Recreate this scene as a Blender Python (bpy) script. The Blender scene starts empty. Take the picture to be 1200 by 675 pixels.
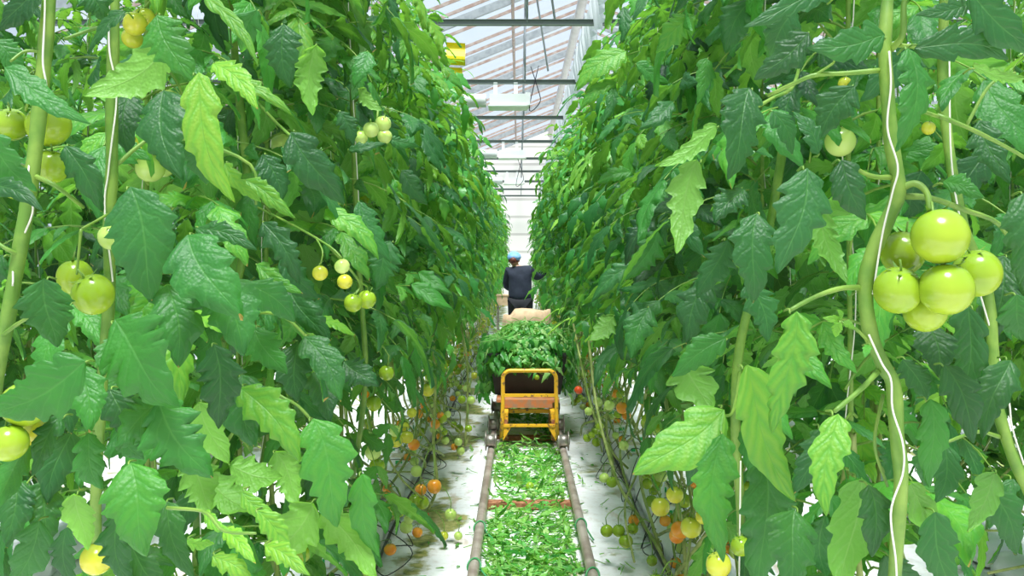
import bpy, math, random
import numpy as np
from mathutils import Vector, Matrix
PI = math.pi
SC = bpy.context.scene
COL = SC.collection
RNG = np.random.default_rng(11)

# ------------------------------------------------------------------ camera
F = 1100.0; VX, VY, CH = 608.0, 306.0, 1.5
cd = bpy.data.cameras.new('camera'); cam = bpy.data.objects.new('camera', cd); COL.objects.link(cam)
cam.location = (0, 0, CH); cam.rotation_euler = (PI/2, 0, 0)
cd.sensor_width = 36; cd.sensor_fit = 'HORIZONTAL'; cd.lens = 36*F/1200
cd.shift_x = (600-VX)/1200; cd.shift_y = (VY-337.5)/1200
cd.clip_start = .05; cd.clip_end = 200
SC.camera = cam
def at(px, py, Y):
    return np.array([(px-VX)/F*Y, Y, CH-(py-VY)/F*Y])

# ------------------------------------------------------------------ helpers
class MB:
    """collects vertices, faces, uvs and a tone per vertex; build() links one mesh object"""
    def __init__(s): s.v=[]; s.f=[]; s.uv=[]; s.t=[]; s.m=[]; s.n=0
    def add(s, v, f, uv=None, tone=0.5, mat=0):
        v = np.asarray(v, float); f = np.asarray(f, int)
        s.v.append(v); s.f += (f+s.n).tolist(); s.m += [mat]*len(f)
        s.uv.append(np.zeros((len(v),2)) if uv is None else uv)
        t = np.full(len(v), tone) if np.isscalar(tone) else np.asarray(tone, float)
        s.t.append(t); s.n += len(v)
    def poly(s, v, faces, mat=0):
        s.v.append(np.asarray(v,float)); s.uv.append(np.zeros((len(v),2))); s.t.append(np.full(len(v),.5))
        for q in faces: s.f.append([i+s.n for i in q]); s.m.append(mat)
        s.n += len(v)
    def box(s, c, d, rz=0, mat=0, R=None):
        c=np.array(c,float); d=np.array(d,float)/2
        v=np.array([[x,y,z] for z in(-1,1) for y in(-1,1) for x in(-1,1)],float)*d
        if R is not None: v = v@np.array(R).T
        if rz:
            ca,sa=math.cos(rz),math.sin(rz); v=v@np.array([[ca,-sa,0],[sa,ca,0],[0,0,1]]).T
        s.poly(v+c, [(0,2,3,1),(4,5,7,6),(0,1,5,4),(2,6,7,3),(0,4,6,2),(1,3,7,5)], mat)
    def bar(s, a, b, w, h, mat=0):
        a=np.array(a,float); b=np.array(b,float); d=b-a; L=np.linalg.norm(d); y=d/L
        up=np.array([0,0,1.]) if abs(y[2])<.95 else np.array([0,1.,0]); x=np.cross(y,up); x/=np.linalg.norm(x); z=np.cross(x,y)
        s.box((a+b)/2,(w,L,h),R=np.stack([x,y,z],1),mat=mat)
    def tube(s, pts, r, sides=8, tone=.5, mat=0, cap=True):
        P=np.array(pts,float); n=len(P); r=np.full(n,r) if np.isscalar(r) else np.array(r,float)
        T=np.gradient(P,axis=0); T/=np.linalg.norm(T,axis=1)[:,None]+1e-12
        up=np.array([0,0,1.]) if abs(T[0][2])<.9 else np.array([1.,0,0])
        x=np.cross(T[0],up); x/=np.linalg.norm(x); a=np.arange(sides)*2*PI/sides; V=[]
        for i in range(n):
            x=x-T[i]*np.dot(x,T[i]); x/=np.linalg.norm(x)+1e-12; y=np.cross(T[i],x)
            V.append(P[i]+r[i]*(np.cos(a)[:,None]*x+np.sin(a)[:,None]*y))
        V=np.concatenate(V); uv=np.zeros((len(V),2)); uv[:,1]=np.repeat(np.arange(n)/max(n-1,1),sides)
        k=np.arange(sides); k2=(k+1)%sides
        fs=[np.stack([i*sides+k,i*sides+k2,(i+1)*sides+k2,(i+1)*sides+k],1) for i in range(n-1)]
        s.add(V,np.concatenate(fs),uv,tone,mat)
        if cap:
            b=s.n-len(V); s.f.append([b+int(i) for i in k[::-1]]); s.f.append([b+(n-1)*sides+int(i) for i in k]); s.m+=[mat,mat]
    def lathe(s, prof, c, axis='z', sides=24, mat=0):
        a=np.arange(sides)*2*PI/sides; V=[]
        for r,h in prof:
            p=np.stack([r*np.cos(a),r*np.sin(a),np.full(sides,h)],1)
            if axis=='x': p=p[:,[2,0,1]]
            if axis=='y': p=p[:,[0,2,1]]
            V.append(p+np.array(c))
        k=np.arange(sides); k2=(k+1)%sides
        fs=[np.stack([i*sides+k,i*sides+k2,(i+1)*sides+k2,(i+1)*sides+k],1) for i in range(len(prof)-1)]
        s.add(np.concatenate(V),np.concatenate(fs),mat=mat)
    def build(s, name, mats, parent=None, smooth=False):
        me=bpy.data.meshes.new(name); V=np.concatenate(s.v)
        me.from_pydata(V.tolist(),[],s.f)
        uvl=me.uv_layers.new(name='UVMap'); li=np.empty(len(me.loops),dtype=np.int32); me.loops.foreach_get('vertex_index',li)
        uvl.data.foreach_set('uv',np.concatenate(s.uv)[li].astype(np.float32).ravel())
        at_=me.attributes.new('tone','FLOAT','POINT'); at_.data.foreach_set('value',np.concatenate(s.t).astype(np.float32))
        if not isinstance(mats,(list,tuple)): mats=[mats]
        for m in mats: me.materials.append(m)
        me.polygons.foreach_set('material_index',np.array(s.m,dtype=np.int32))
        if smooth: me.polygons.foreach_set('use_smooth',np.ones(len(s.f),dtype=bool))
        me.update(); o=bpy.data.objects.new(name,me); COL.objects.link(o)
        if parent is not None: o.parent=parent
        return o
def tag(o,label=None,cat=None,group=None,kind=None):
    if label: o['label']=label
    if cat: o['category']=cat
    if group: o['group']=group
    if kind: o['kind']=kind
    return o
def empty(name,loc=(0,0,0),rz=0):
    o=bpy.data.objects.new(name,None); COL.objects.link(o); o.location=loc; o.rotation_euler=(0,0,rz); o.empty_display_size=.05; return o
def kids(o): return [c for c in COL.objects if c.parent==o]
CH_OF={}
def copy_tree(o, parent=None, skip=()):
    c=o.copy(); COL.objects.link(c)
    if parent is not None: c.parent=parent
    for ch in CH_OF.get(o.name,[]):
        if ch.name.split('.')[0] in skip: continue
        copy_tree(ch,c,skip)
    return c
def spline(pts,n=24):
    P=np.array(pts,float); 
    if len(P)<3: return np.linspace(P[0],P[-1],n)
    Q=np.concatenate([[2*P[0]-P[1]],P,[2*P[-1]-P[-2]]]); out=[]; m=len(P)-1
    for u in np.linspace(0,m,n):
        i=min(int(u),m-1); t=u-i; a,b,c,d=Q[i:i+4]
        out.append(.5*((2*b)+(-a+c)*t+(2*a-5*b+4*c-d)*t*t+(-a+3*b-3*c+d)*t**3))
    return np.array(out)

# ------------------------------------------------------------------ materials
def mat(name):
    m=bpy.data.materials.new(name); m.use_nodes=True; nt=m.node_tree; nt.nodes.clear(); return m,nt
def N(nt,t,**k):
    n=nt.nodes.new(t)
    for a,b in k.items():
        if a.startswith('i_'): n.inputs[a[2:].replace('_',' ')].default_value=b
        else: setattr(n,a,b)
    return n
def math_(nt,op,a,b=None,clamp=False):
    n=nt.nodes.new('ShaderNodeMath'); n.operation=op; n.use_clamp=clamp
    for i,x in enumerate((a,b)):
        if x is None: continue
        if isinstance(x,(int,float)): n.inputs[i].default_value=x
        else: nt.links.new(x,n.inputs[i])
    return n.outputs[0]
def mixc(nt,f,a,b,mode='MIX'):
    n=nt.nodes.new('ShaderNodeMix'); n.data_type='RGBA'; n.blend_type=mode
    for i,x in ((0,f),(6,a),(7,b)):
        if isinstance(x,(int,float)): n.inputs[i].default_value=x
        elif isinstance(x,tuple): n.inputs[i].default_value=(*x,1)
        else: nt.links.new(x,n.inputs[i])
    return n.outputs[2]
def ramp(nt,f,stops):
    n=nt.nodes.new('ShaderNodeValToRGB'); nt.links.new(f,n.inputs[0]); e=n.color_ramp.elements
    while len(e)<len(stops): e.new(.5)
    for q,(p,c) in zip(e,stops): q.position=p; q.color=(*c,1)
    return n.outputs[0]
def simple(name,c,rough=.5,metal=0,c2=None,scale=8,bump=0,spec=.5,coat=0,thr=(.4,.62)):
    m,nt=mat(name); b=N(nt,'ShaderNodeBsdfPrincipled'); o=N(nt,'ShaderNodeOutputMaterial')
    b.inputs['Roughness'].default_value=rough; b.inputs['Metallic'].default_value=metal; b.inputs['Base Color'].default_value=(*c,1)
    b.inputs['Specular IOR Level'].default_value=spec; b.inputs['Coat Weight'].default_value=coat
    if c2 is not None or bump:
        tc=N(nt,'ShaderNodeTexCoord'); nz=N(nt,'ShaderNodeTexNoise'); nz.inputs['Scale'].default_value=scale; nz.inputs['Detail'].default_value=6
        nt.links.new(tc.outputs['Object'],nz.inputs['Vector'])
        if c2 is not None: nt.links.new(ramp(nt,nz.outputs[0],[(thr[0],c),(thr[1],c2)]),b.inputs['Base Color'])
        if bump:
            bp=N(nt,'ShaderNodeBump'); bp.inputs['Strength'].default_value=bump; bp.inputs['Distance'].default_value=.01
            nt.links.new(nz.outputs[0],bp.inputs['Height']); nt.links.new(bp.outputs[0],b.inputs['Normal'])
    nt.links.new(b.outputs[0],o.inputs[0]); return m

def leaf_material(name, cut=False, detail=True):
    m,nt=mat(name); L=nt.links
    tone=N(nt,'ShaderNodeAttribute',attribute_name='tone').outputs['Fac']
    uv=N(nt,'ShaderNodeUVMap'); sp=N(nt,'ShaderNodeSeparateXYZ'); L.new(uv.outputs[0],sp.inputs[0])
    u,v=sp.outputs[0],sp.outputs[1]                       # u: 0..1 across, v: along the midrib
    s=math_(nt,'ABSOLUTE',math_(nt,'SUBTRACT',math_(nt,'MULTIPLY',u,2.),1.))
    mid=math_(nt,'SUBTRACT',1.,math_(nt,'MULTIPLY',s,16.),True)
    wn=N(nt,'ShaderNodeTexNoise'); wn.inputs['Scale'].default_value=30; L.new(N(nt,'ShaderNodeNewGeometry').outputs['Position'],wn.inputs['Vector'])
    ph=math_(nt,'FRACT',math_(nt,'ADD',math_(nt,'SUBTRACT',math_(nt,'MULTIPLY',v,6.),math_(nt,'MULTIPLY',s,1.5)),math_(nt,'MULTIPLY',wn.outputs[0],.6)))
    lat=math_(nt,'ABSOLUTE',math_(nt,'SUBTRACT',ph,.5)) # 0 at vein
    latm=math_(nt,'SUBTRACT',1.,math_(nt,'MULTIPLY',lat,9.),True)
    vein=math_(nt,'MAXIMUM',mid,math_(nt,'MULTIPLY',latm,.45))
    geo=N(nt,'ShaderNodeNewGeometry'); oi=N(nt,'ShaderNodeObjectInfo')
    nz=N(nt,'ShaderNodeTexNoise'); nz.inputs['Scale'].default_value=14; nz.inputs['Detail'].default_value=3
    L.new(geo.outputs['Position'],nz.inputs['Vector'])
    t2=math_(nt,'ADD',tone,math_(nt,'MULTIPLY',math_(nt,'SUBTRACT',nz.outputs[0],.5),.35),True)
    if cut: top=ramp(nt,t2,[(0,(.012,.12,.018)),(.4,(.05,.28,.035)),(.7,(.15,.45,.10)),(1,(.42,.60,.28))])
    elif detail: top=ramp(nt,t2,[(0,(.010,.060,.024)),(.35,(.022,.135,.032)),(.65,(.050,.28,.030)),(1,(.19,.48,.04))])
    else:   top=ramp(nt,t2,[(0,(.014,.10,.035)),(.35,(.035,.22,.045)),(.65,(.09,.40,.05)),(1,(.26,.58,.07))])  # mid and far rows: the stronger light on them is put into lighter greens
    # yellow mottling between the veins on the yellower leaves
    mot=math_(nt,'MULTIPLY',math_(nt,'MULTIPLY',math_(nt,'SUBTRACT',tone,.55,True),1.6),math_(nt,'MULTIPLY',lat,2.),True)
    top=mixc(nt,mot,top,(.30,.50,.05))
    top=mixc(nt,math_(nt,'MULTIPLY',vein,.30),top,(.16,.42,.10))
    # brown tips on edges of some
    edge=math_(nt,'MULTIPLY',math_(nt,'GREATER_THAN',math_(nt,'ADD',math_(nt,'POWER',v,6.),math_(nt,'MULTIPLY',nz.outputs[0],.62)),1.30),1.)
    top=mixc(nt,edge,top,(.42,.27,.07))
    und=mixc(nt,tone,(.06,.27,.045),(.21,.46,.07)); und=mixc(nt,math_(nt,'MULTIPLY',vein,.45),und,(.30,.50,.16))
    col=mixc(nt,geo.outputs['Backfacing'],top,und)
    hsv=N(nt,'ShaderNodeHueSaturation'); L.new(col,hsv.inputs['Color'])
    L.new(math_(nt,'ADD',math_(nt,'MULTIPLY',oi.outputs['Random'],.3),.86),hsv.inputs['Value']); col=hsv.outputs[0]
    b=N(nt,'ShaderNodeBsdfPrincipled'); b.inputs['Roughness'].default_value=.42; b.inputs['Specular IOR Level'].default_value=.55
    L.new(col,b.inputs['Base Color'])
    tr=N(nt,'ShaderNodeBsdfTranslucent'); L.new(mixc(nt,.45,mixc(nt,1.,col,(1.5,1.45,.7),'MULTIPLY'),(.26,.52,.04)),tr.inputs[0])
    mx=N(nt,'ShaderNodeMixShader'); mx.inputs[0].default_value=.40; L.new(b.outputs[0],mx.inputs[1]); L.new(tr.outputs[0],mx.inputs[2])
    b.inputs['Roughness'].default_value=.50 if detail else .40
    if detail:
        vo=N(nt,'ShaderNodeTexVoronoi'); vo.inputs['Scale'].default_value=170; L.new(geo.outputs['Position'],vo.inputs['Vector'])
        h=math_(nt,'SUBTRACT',math_(nt,'MULTIPLY',math_(nt,'MINIMUM',math_(nt,'MULTIPLY',lat,4.),1.),.7),math_(nt,'MULTIPLY',vo.outputs[0],.75))
        h=math_(nt,'SUBTRACT',h,math_(nt,'MULTIPLY',mid,.9))
        bp=N(nt,'ShaderNodeBump'); bp.inputs['Strength'].default_value=.42; bp.inputs['Distance'].default_value=.003
        L.new(h,bp.inputs['Height']); L.new(bp.outputs[0],b.inputs['Normal'])
    o=N(nt,'ShaderNodeOutputMaterial'); L.new(mx.outputs[0],o.inputs[0]); return m
M={}
M['leaf']=leaf_material('leaf_hero'); M['leaf_far_lit']=leaf_material('leaf_far_lit',detail=False); M['cut']=leaf_material('cut_leaf',cut=True,detail=False)
M['stem']=simple('green_stem',(.12,.25,.030),.5,c2=(.21,.34,.05),scale=22,bump=.15)
M['stem_old']=simple('old_stem',(.20,.27,.05),.6,c2=(.36,.40,.13),scale=15,bump=.2)
M['string']=simple('white_twine',(.75,.72,.62),.8)
def tomato_mat(name,c_a,c_b,c_top):
    m,nt=mat(name); L=nt.links; tc=N(nt,'ShaderNodeTexCoord'); nz=N(nt,'ShaderNodeTexNoise'); nz.inputs['Scale'].default_value=14; L.new(tc.outputs['Object'],nz.inputs['Vector'])
    sp=N(nt,'ShaderNodeSeparateXYZ'); L.new(tc.outputs['Object'],sp.inputs[0])
    f=math_(nt,'ADD',math_(nt,'MULTIPLY',sp.outputs[2],14.),nz.outputs[0])   # greener shoulders
    col=ramp(nt,nz.outputs[0],[(.35,c_a),(.65,c_b)]); col=mixc(nt,math_(nt,'SUBTRACT',f,.42,True),col,c_top)
    b=N(nt,'ShaderNodeBsdfPrincipled'); L.new(col,b.inputs['Base Color']); b.inputs['Roughness'].default_value=.22
    b.inputs['Subsurface Weight'].default_value=.12; b.inputs['Subsurface Radius'].default_value=(.01,.01,.003); b.inputs['Subsurface Scale'].default_value=.6
    o=N(nt,'ShaderNodeOutputMaterial'); L.new(b.outputs[0],o.inputs[0]); return m
M['t_green']=tomato_mat('tomato_green',(.27,.41,.022),(.36,.48,.028),(.19,.36,.02))
M['t_pale']=tomato_mat('tomato_pale',(.52,.68,.16),(.62,.74,.22),(.34,.56,.08))
M['t_yellow']=tomato_mat('tomato_yellow',(.58,.60,.05),(.66,.60,.05),(.36,.50,.04))
M['t_orange']=tomato_mat('tomato_orange',(.85,.26,.02),(.88,.36,.03),(.75,.42,.04))
M['t_red']=tomato_mat('tomato_red',(.75,.06,.015),(.78,.10,.02),(.65,.10,.02))

# ------------------------------------------------------------------ leaf geometry
def leaflet(nt=14, ns=4, wid=.5, nl=4, dep=.3, fold=.25, curl=.5, ripple=.02, rng=RNG, fwd=.35, twist=0.):
    """unit leaflet: base at the origin, length 1 along +Y, normal +Z"""
    t=np.linspace(0,1,nt+1); s=np.linspace(-1,1,2*(ns//2)+1 if ns>1 else 3)
    env=np.sin(PI*np.clip(t,0,1)**.62)**.75*(1-.25*t); env[0]=.03; env[-1]=.0
    w=[]
    for side in (0,1):
        ph=rng.uniform(0,1); tw=t+.05*np.sin(t*7+ph*6)+.03*np.sin(t*17+ph*9); f=np.mod(tw*nl+ph,1.); tooth=np.where(f<.68,f/.68,(1-f)/.32)**.75
        lobe=1-dep*(1-tooth)*np.clip(1.35-t*.9,0,1)
        if nt>20:
            f2=np.mod(tw*nl*2.6+ph*2,1.); lobe-=.08*np.where(f2<.7,f2/.7,(1-f2)/.3)
        w.append(env*lobe*wid*.5*rng.uniform(.9,1.1))
    S,T=np.meshgrid(s,t); W=np.where(S<0,w[0][:,None],w[1][:,None])
    X=S*W; A=np.abs(S); Y=T+A*W*fwd*(1-T)
    Z=fold*np.abs(X)*(1.-.4*T) - .14*wid*fold*4*(A**3)*.6
    Z=Z+ripple*np.sin((T*8-A*2.2)*2*PI+PI/2)*A*(1-T*.5)+ripple*1.2*np.sin(T*9+S*2+rng.uniform(0,6))*A
    X=X+.06*np.sin(T*PI*1.2+rng.uniform(-1,1))*rng.choice([-1,1])
    a=curl*T                                   # bend along the length
    c=max(abs(curl),1e-3); Rb=1/c
    Yb=np.sin(c*Y)*Rb; Zb=-(1-np.cos(c*Y))*Rb*np.sign(curl)
    V=np.stack([X,Yb+Z*np.sin(a)*np.sign(curl)*0,Zb+Z],-1)
    if twist:
        th=twist*T; x=V[...,0]*np.cos(th)-V[...,2]*np.sin(th)*.5; z=V[...,2]+V[...,0]*np.sin(th); V=np.stack([x,V[...,1],z],-1)
    V=V.reshape(-1,3); n=len(s)
    i=np.arange(nt)[:,None]*n+np.arange(n-1)[None,:]; i=i.ravel()
    Fc=np.stack([i,i+1,i+n+1,i+n],1)
    uv=np.stack([(S.ravel()+1)/2,T.ravel()],1)
    return V,Fc,uv
def frame(d,nrm):
    y=d/np.linalg.norm(d); x=np.cross(y,nrm); 
    if np.linalg.norm(x)<1e-4: x=np.cross(y,[1,.1,0])
    x/=np.linalg.norm(x); z=np.cross(x,y); return np.stack([x,y,z],1)
def bank(nt,ns,k,seed,rip=.02):
    r=np.random.default_rng(seed)
    return [leaflet(nt,ns,wid=r.uniform(.46,.66),nl=int(r.integers(3,6)),dep=r.uniform(.25,.55),fold=r.uniform(.1,.5),curl=r.uniform(.15,1.1),ripple=r.uniform(.4,1.2)*rip,rng=r,twist=r.uniform(-.5,.5)) for _ in range(k)]
BANKH=bank(30,8,16,3,.010); BANKM=bank(14,4,14,5,.014); BANKL=bank(9,2,10,7,.0)
def compound(mb,org,az,L,B,rng,tone,elev=.5,droop=1.5,pairs=3,r0=.0035):
    """one whole tomato leaf: rachis with paired leaflets and an end leaflet"""
    n=9; P=[np.array(org,float)]; out=np.array([math.cos(az),math.sin(az),0.]); e=elev; side=rng.uniform(-.25,.25)
    sd=np.array([-out[1],out[0],0.])
    for k in range(n):
        d=out*math.cos(e)+np.array([0,0,1.])*math.sin(e)+sd*side*.5; P.append(P[-1]+d/np.linalg.norm(d)*L/n); e-=droop/n*(1.25-k/n*.5)
    P=np.array(P); mb.tube(P,np.linspace(r0,r0*.4,n+1),5,tone=.75,mat=1,cap=False)
    Tn=np.gradient(P,axis=0); Tn/=np.linalg.norm(Tn,axis=1)[:,None]
    def put(i,dirv,nrm,s):
        V,Fc,uv=B[rng.integers(len(B))]; R=frame(dirv,nrm); mb.add(V@R.T*s+P[i],Fc,uv,float(np.clip(tone+rng.normal(0,.07),0,1)),0)
    for j in range(pairs):
        i=int(round(2.6+(n-3.4)*j/max(pairs-1,1))); t=Tn[i]; nr=np.cross(sd,t)*-1
        nr=nr if nr[2]>0 or abs(nr[2])<.2 else -nr
        big=L*(.36+.05*math.sin(j*2.))*rng.uniform(.8,1.15)
        for sg in (-1,1):
            dv=t*rng.uniform(.25,.8)+sd*sg*1.+np.array([0,0,-rng.uniform(-.1,.75)])
            put(i,dv,out*.5+np.array([0,0,.8])+rng.normal(0,.3,3),big)
        if j<pairs-1 and rng.random()<.7:
            dv=t*.3+sd*rng.choice([-1,1])+np.array([0,0,-.4]); put(min(i+1,n),dv,np.array([0,0,1.])+rng.normal(0,.3,3),big*.4)
    put(n,Tn[n]+np.array([0,0,-.3]),out*.6+np.array([0,0,.5])+rng.normal(0,.25,3),L*.46)

def foliage_mesh(B,rng,z0,z1,nleaf,L0=.40,aisle=True,pairs=3):
    mb=MB(); az=rng.uniform(0,6.28)
    for k in range(nleaf):
        z=z0+(z1-z0)*(k+rng.uniform(0,1))/nleaf; az+=2.4
        a=az
        if aisle and math.cos(a)<-.2 and rng.random()<.45: a=rng.uniform(-1.3,1.3)      # more leaves lean towards the aisle (+X)
        top=max(0,(z-z1+.35)/.35); L=L0*rng.uniform(.8,1.15)*(1-.45*top)
        compound(mb,(rng.uniform(-.03,.03),rng.uniform(-.05,.05),z),a,L,B,rng,float(np.clip(rng.normal(.42,.2)+.25*top+(z-1.6)*.04,0,1)),elev=rng.uniform(.3,.9)+.4*top,droop=rng.uniform(.9,2.0)-top*.6,pairs=pairs)
    return mb

# ------------------------------------------------------------------ tomatoes
def tomato_mesh(name,m,seg=24,ring=16,flat=1.0):
    mb=MB(); pr=[]
    for i in range(ring+1):
        a=PI*i/ring; r=math.sin(a); h=math.cos(a)*flat
        h-=.10*math.exp(-(r/.3)**2) if h>0 else 0
        pr.append((max(r,.002),-h))
    pr=[(r,-h) for r,h in pr][::-1]
    a=np.arange(seg)*2*PI/seg; V=[]
    for r,h in pr:
        rr=r*(1+.018*np.cos(a*5)*(1 if h>0 else .3)); V.append(np.stack([rr*np.cos(a),rr*np.sin(a),np.full(seg,h)],1))
    k=np.arange(seg);k2=(k+1)%seg
    mb.add(np.concatenate(V),np.concatenate([np.stack([i*seg+k,i*seg+k2,(i+1)*seg+k2,(i+1)*seg+k],1) for i in range(len(pr)-1)]))
    mb.v=[v*.037 for v in mb.v]
    o=mb.build(name,m,smooth=True); me=o.data; bpy.data.objects.remove(o); return me
TOM={k:tomato_mesh('tomato',M['t_'+k]) for k in ('green','pale','yellow','orange','red')}
def calyx_mesh():
    mb=MB()
    for i in range(5):
        a=i*2*PI/5; P=[np.array([math.cos(a)*r,math.sin(a)*r,h]) for r,h in ((.001,.0305),(.010,.0325),(.020,.0335),(.029,.0375))]
        sd=np.array([-math.sin(a),math.cos(a),0])*.0035; V=[]
        for p,w in zip(P,(1,1.,.7,.1)): V+= [p-sd*w,p+sd*w]
        mb.poly(V,[(0,1,3,2),(2,3,5,4),(4,5,7,6)])
    mb.tube([(0,0,.029),(.002,0,.040),(.006,.002,.052)],[.0022,.0018,.002],6)
    o=mb.build('calyx',M['stem'],smooth=True); me=o.data; bpy.data.objects.remove(o); return me
CAL=calyx_mesh()
def add_tomato(parent,loc,r=.037,color='green',calyx=True,rot=None,name='tomato',rng=RNG):
    o=bpy.data.objects.new(name,TOM[color]); COL.objects.link(o); o.parent=parent; o.location=loc
    s=r/.037; o.scale=(s*rng.uniform(.97,1.03),s,s*rng.uniform(.94,1.02))
    o.rotation_euler=rot if rot is not None else (rng.uniform(-.45,.45),rng.uniform(-.45,.45),rng.uniform(0,6))
    if calyx:
        c=bpy.data.objects.new('calyx',CAL); COL.objects.link(c); c.parent=o; CH_OF.setdefault(o.name,[]).append(c)
    if parent is not None: CH_OF.setdefault(parent.name,[]).append(o)
    return o
def reg(parent,o): CH_OF.setdefault(parent.name,[]).append(o); return o

# ------------------------------------------------------------------ plants, repeated along the rows
def make_plant(B,leafmat,rng,nleaf,fruit_lo=7,fruit_hi=2,pairs=3,calyx=True,z0=.92,lean=None):
    """stem at the origin, aisle side is +X"""
    root=empty('tomato_plant')
    reg(root,foliage_mesh(B,rng,z0,3.02,nleaf,pairs=pairs).build('foliage',[leafmat,M['stem']],root,True))
    ln=rng.uniform(.45,1.0)*rng.choice([-1,1]) if lean is None else lean
    P=spline([(-.02,ln,.13),(rng.uniform(.02,.12),ln*.95,.25),(rng.uniform(.0,.14),ln*.55,.45),(rng.uniform(0,.06),ln*.2,.75),(0,0,1.1),(rng.uniform(-.03,.03),.0,1.9),(0,0,3.05)],30)
    mb=MB(); mb.tube(P[:13],np.linspace(.0085,.0075,13),7); mb2=MB(); mb2.tube(P[12:],np.linspace(.0075,.005,len(P)-12),7)
    for k in range(2):                                   # older stems trailing along the bed
        l2=rng.uniform(.6,1.5)*rng.choice([-1,1]); x2=rng.uniform(-.02,.16)
        mb.tube(spline([(x2,l2,.14),(x2+.05,l2*.7,.22+rng.uniform(0,.1)),(x2-.02,l2*.35,.45),(x2*.3,l2*.1,.8),(0,.02,1.15)],16),rng.uniform(.005,.0085),6)
    for k in range(7):                                   # nodes where old leaves were cut
        i=int(rng.integers(1,12)); d=rng.normal(0,1,3); d/=np.linalg.norm(d); mb.tube([P[i],P[i]+d*.022],[.004,.005],5)
    reg(root,mb.build('lower_stem',M['stem_old'],root,True)); reg(root,mb2.build('stem',M['stem'],root,True))
    st=MB(); ph=rng.uniform(0,6)
    zz=np.linspace(.5,3.3,50); q=np.array([[np.interp(z,P[:,2],P[:,0]),np.interp(z,P[:,2],P[:,1]),z] for z in zz])
    q[:,0]+=.013*np.cos(zz*9+ph); q[:,1]+=.013*np.sin(zz*9+ph); st.tube(q,.0016,4); reg(root,st.build('support_string',M['string'],root,True))
    # fruit trusses
    def truss(p,n,cols,side,drop):
        sk=MB()
        p=np.array(p); d=np.array([side*rng.uniform(.6,1.),rng.uniform(-.7,.7),0]); d/=np.linalg.norm(d)
        a=p+d*.05+np.array([0,0,.012]); b=p+d*.085+np.array([0,0,-drop*.5]); c=b+np.array([d[0]*.01,d[1]*.01,-drop*.5])
        sk.tube(spline([p,a,b,c],9),[.0035]*5+[.0026]*4,5)
        placed=[]
        for k in range(n):
            r=rng.uniform(.024,.035)
            for _ in range(14):
                cpos=b+np.array([0,0,-drop*.5*k/max(n,1)])+np.array([rng.uniform(-.05,.06),rng.uniform(-.05,.05),rng.uniform(-.05,.0)])
                if all(np.linalg.norm(cpos-x)>(r+y)*.92 for x,y in placed): break
            else: continue
            placed.append((cpos,r)); sk.tube(spline([b+(c-b)*k/max(n,1),cpos+np.array([0,0,r+.02]),cpos+np.array([0,0,r*.8])],5),.0018,4)
            add_tomato(root,tuple(cpos),r,str(rng.choice(cols)),calyx,rng=rng)
        reg(root,sk.build('fruit_stalk',M['stem'],root,True))
    left=fruit_lo
    while left>0:
        n=int(min(left,rng.integers(2,4))); i=int(rng.integers(3,13)); z=P[i][2]
        cols=['green','pale','green','orange','pale','pale','green','green'] if z<.4 else ['green','pale','green','pale','yellow','green','green','pale','green','green','orange']
        truss(P[i],n,cols,rng.choice([1,1,-.6]),rng.uniform(.05,.12)); left-=n
    left=fruit_hi
    while left>0:
        n=int(min(left,2)); i=int(rng.integers(14,26)); truss(P[i],n,['green','pale','yellow','green'],1,.1); left-=n
    return root
rg=np.random.default_rng(21)
NEAR=[make_plant(BANKH,M['leaf'],rg,44,6,3,3,lean=l) for l in (.7,-.5,.55,-.8)]
LOW=[make_plant(BANKH,M['leaf'],rg,56,3,3,3,lean=l,z0=.42) for l in (.4,-.3)]
MID=[make_plant(BANKM,M['leaf_far_lit'],rg,46,7,3,3) for _ in range(5)]
FAR=[make_plant(BANKL,M['leaf_far_lit'],rg,44,5,1,3,calyx=False) for _ in range(4)]
protos_used=set()
def place(kind,x,y,rz,label,group,sc=1.,skip=()):
    pool={'l':LOW,'n':NEAR,'m':MID,'f':FAR}[kind]; p=pool[int(rg.integers(len(pool)))]
    c=copy_tree(p,skip=skip); c.location=(x,y,0); c.rotation_euler=(0,0,rz); c.scale=(1,1,sc)
    return tag(c,label,'tomato plant',group)
def rz_left(): return rg.uniform(-.16,.16)
ZONES=[(3.6,'tomato plant in the {s} row before the yellow cart','tomato plants of the {s} row before the cart'),
       (7.0,'trained tomato plant in the {s} row alongside the yellow cart and its leaf heap','tomato plants of the {s} row beside the cart'),
       (11.,'trained tomato plant in the {s} row beside or beyond the person in navy','tomato plants of the {s} row beyond the cart')]
NEARLAB={
 ('left',0):'leafy tomato plant just behind the two bright stems at the left edge',
 ('left',1):'left tomato plant behind the long bright leaves hanging at bottom centre-left',
 ('left',2):'left tomato plant just in front of the high cluster of four small fruits',
 ('right',0):'dark tomato plant in the right row directly behind the big green fruit cluster',
 ('right',1):'tomato plant in the right row behind the yellow-mottled hanging leaves',
 ('right',2):'tomato plant in the right row above the two large orange fruits near the ground'}
def row(side,x0,y0,y1,step):
    y=y0; k=0
    while y<y1:
        sg=1 if side=='left' else -1
        x=x0+(.09 if k%2 else -.07)*1.+rg.uniform(-.03,.03); rz=rz_left()+(0 if sg>0 else PI)
        kind='l' if y<(2.9 if side=='left' else 2.5) else 'n' if y<5.2 else ('m' if y<11 else 'f')
        if k<3: lab,grp=NEARLAB[(side,k)],None
        else:
            z=[q for q in ZONES if y>=q[0]] or [ZONES[0]]; lab,grp=z[-1][1].format(s=side),z[-1][2].format(s=side)
        place(kind,x,y,rz,lab,grp,sc=rg.uniform(.96,1.05)); y+=step*rg.uniform(.9,1.1); k+=1
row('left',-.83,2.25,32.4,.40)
row('right',.84,2.1,32.4,.40)
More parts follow.
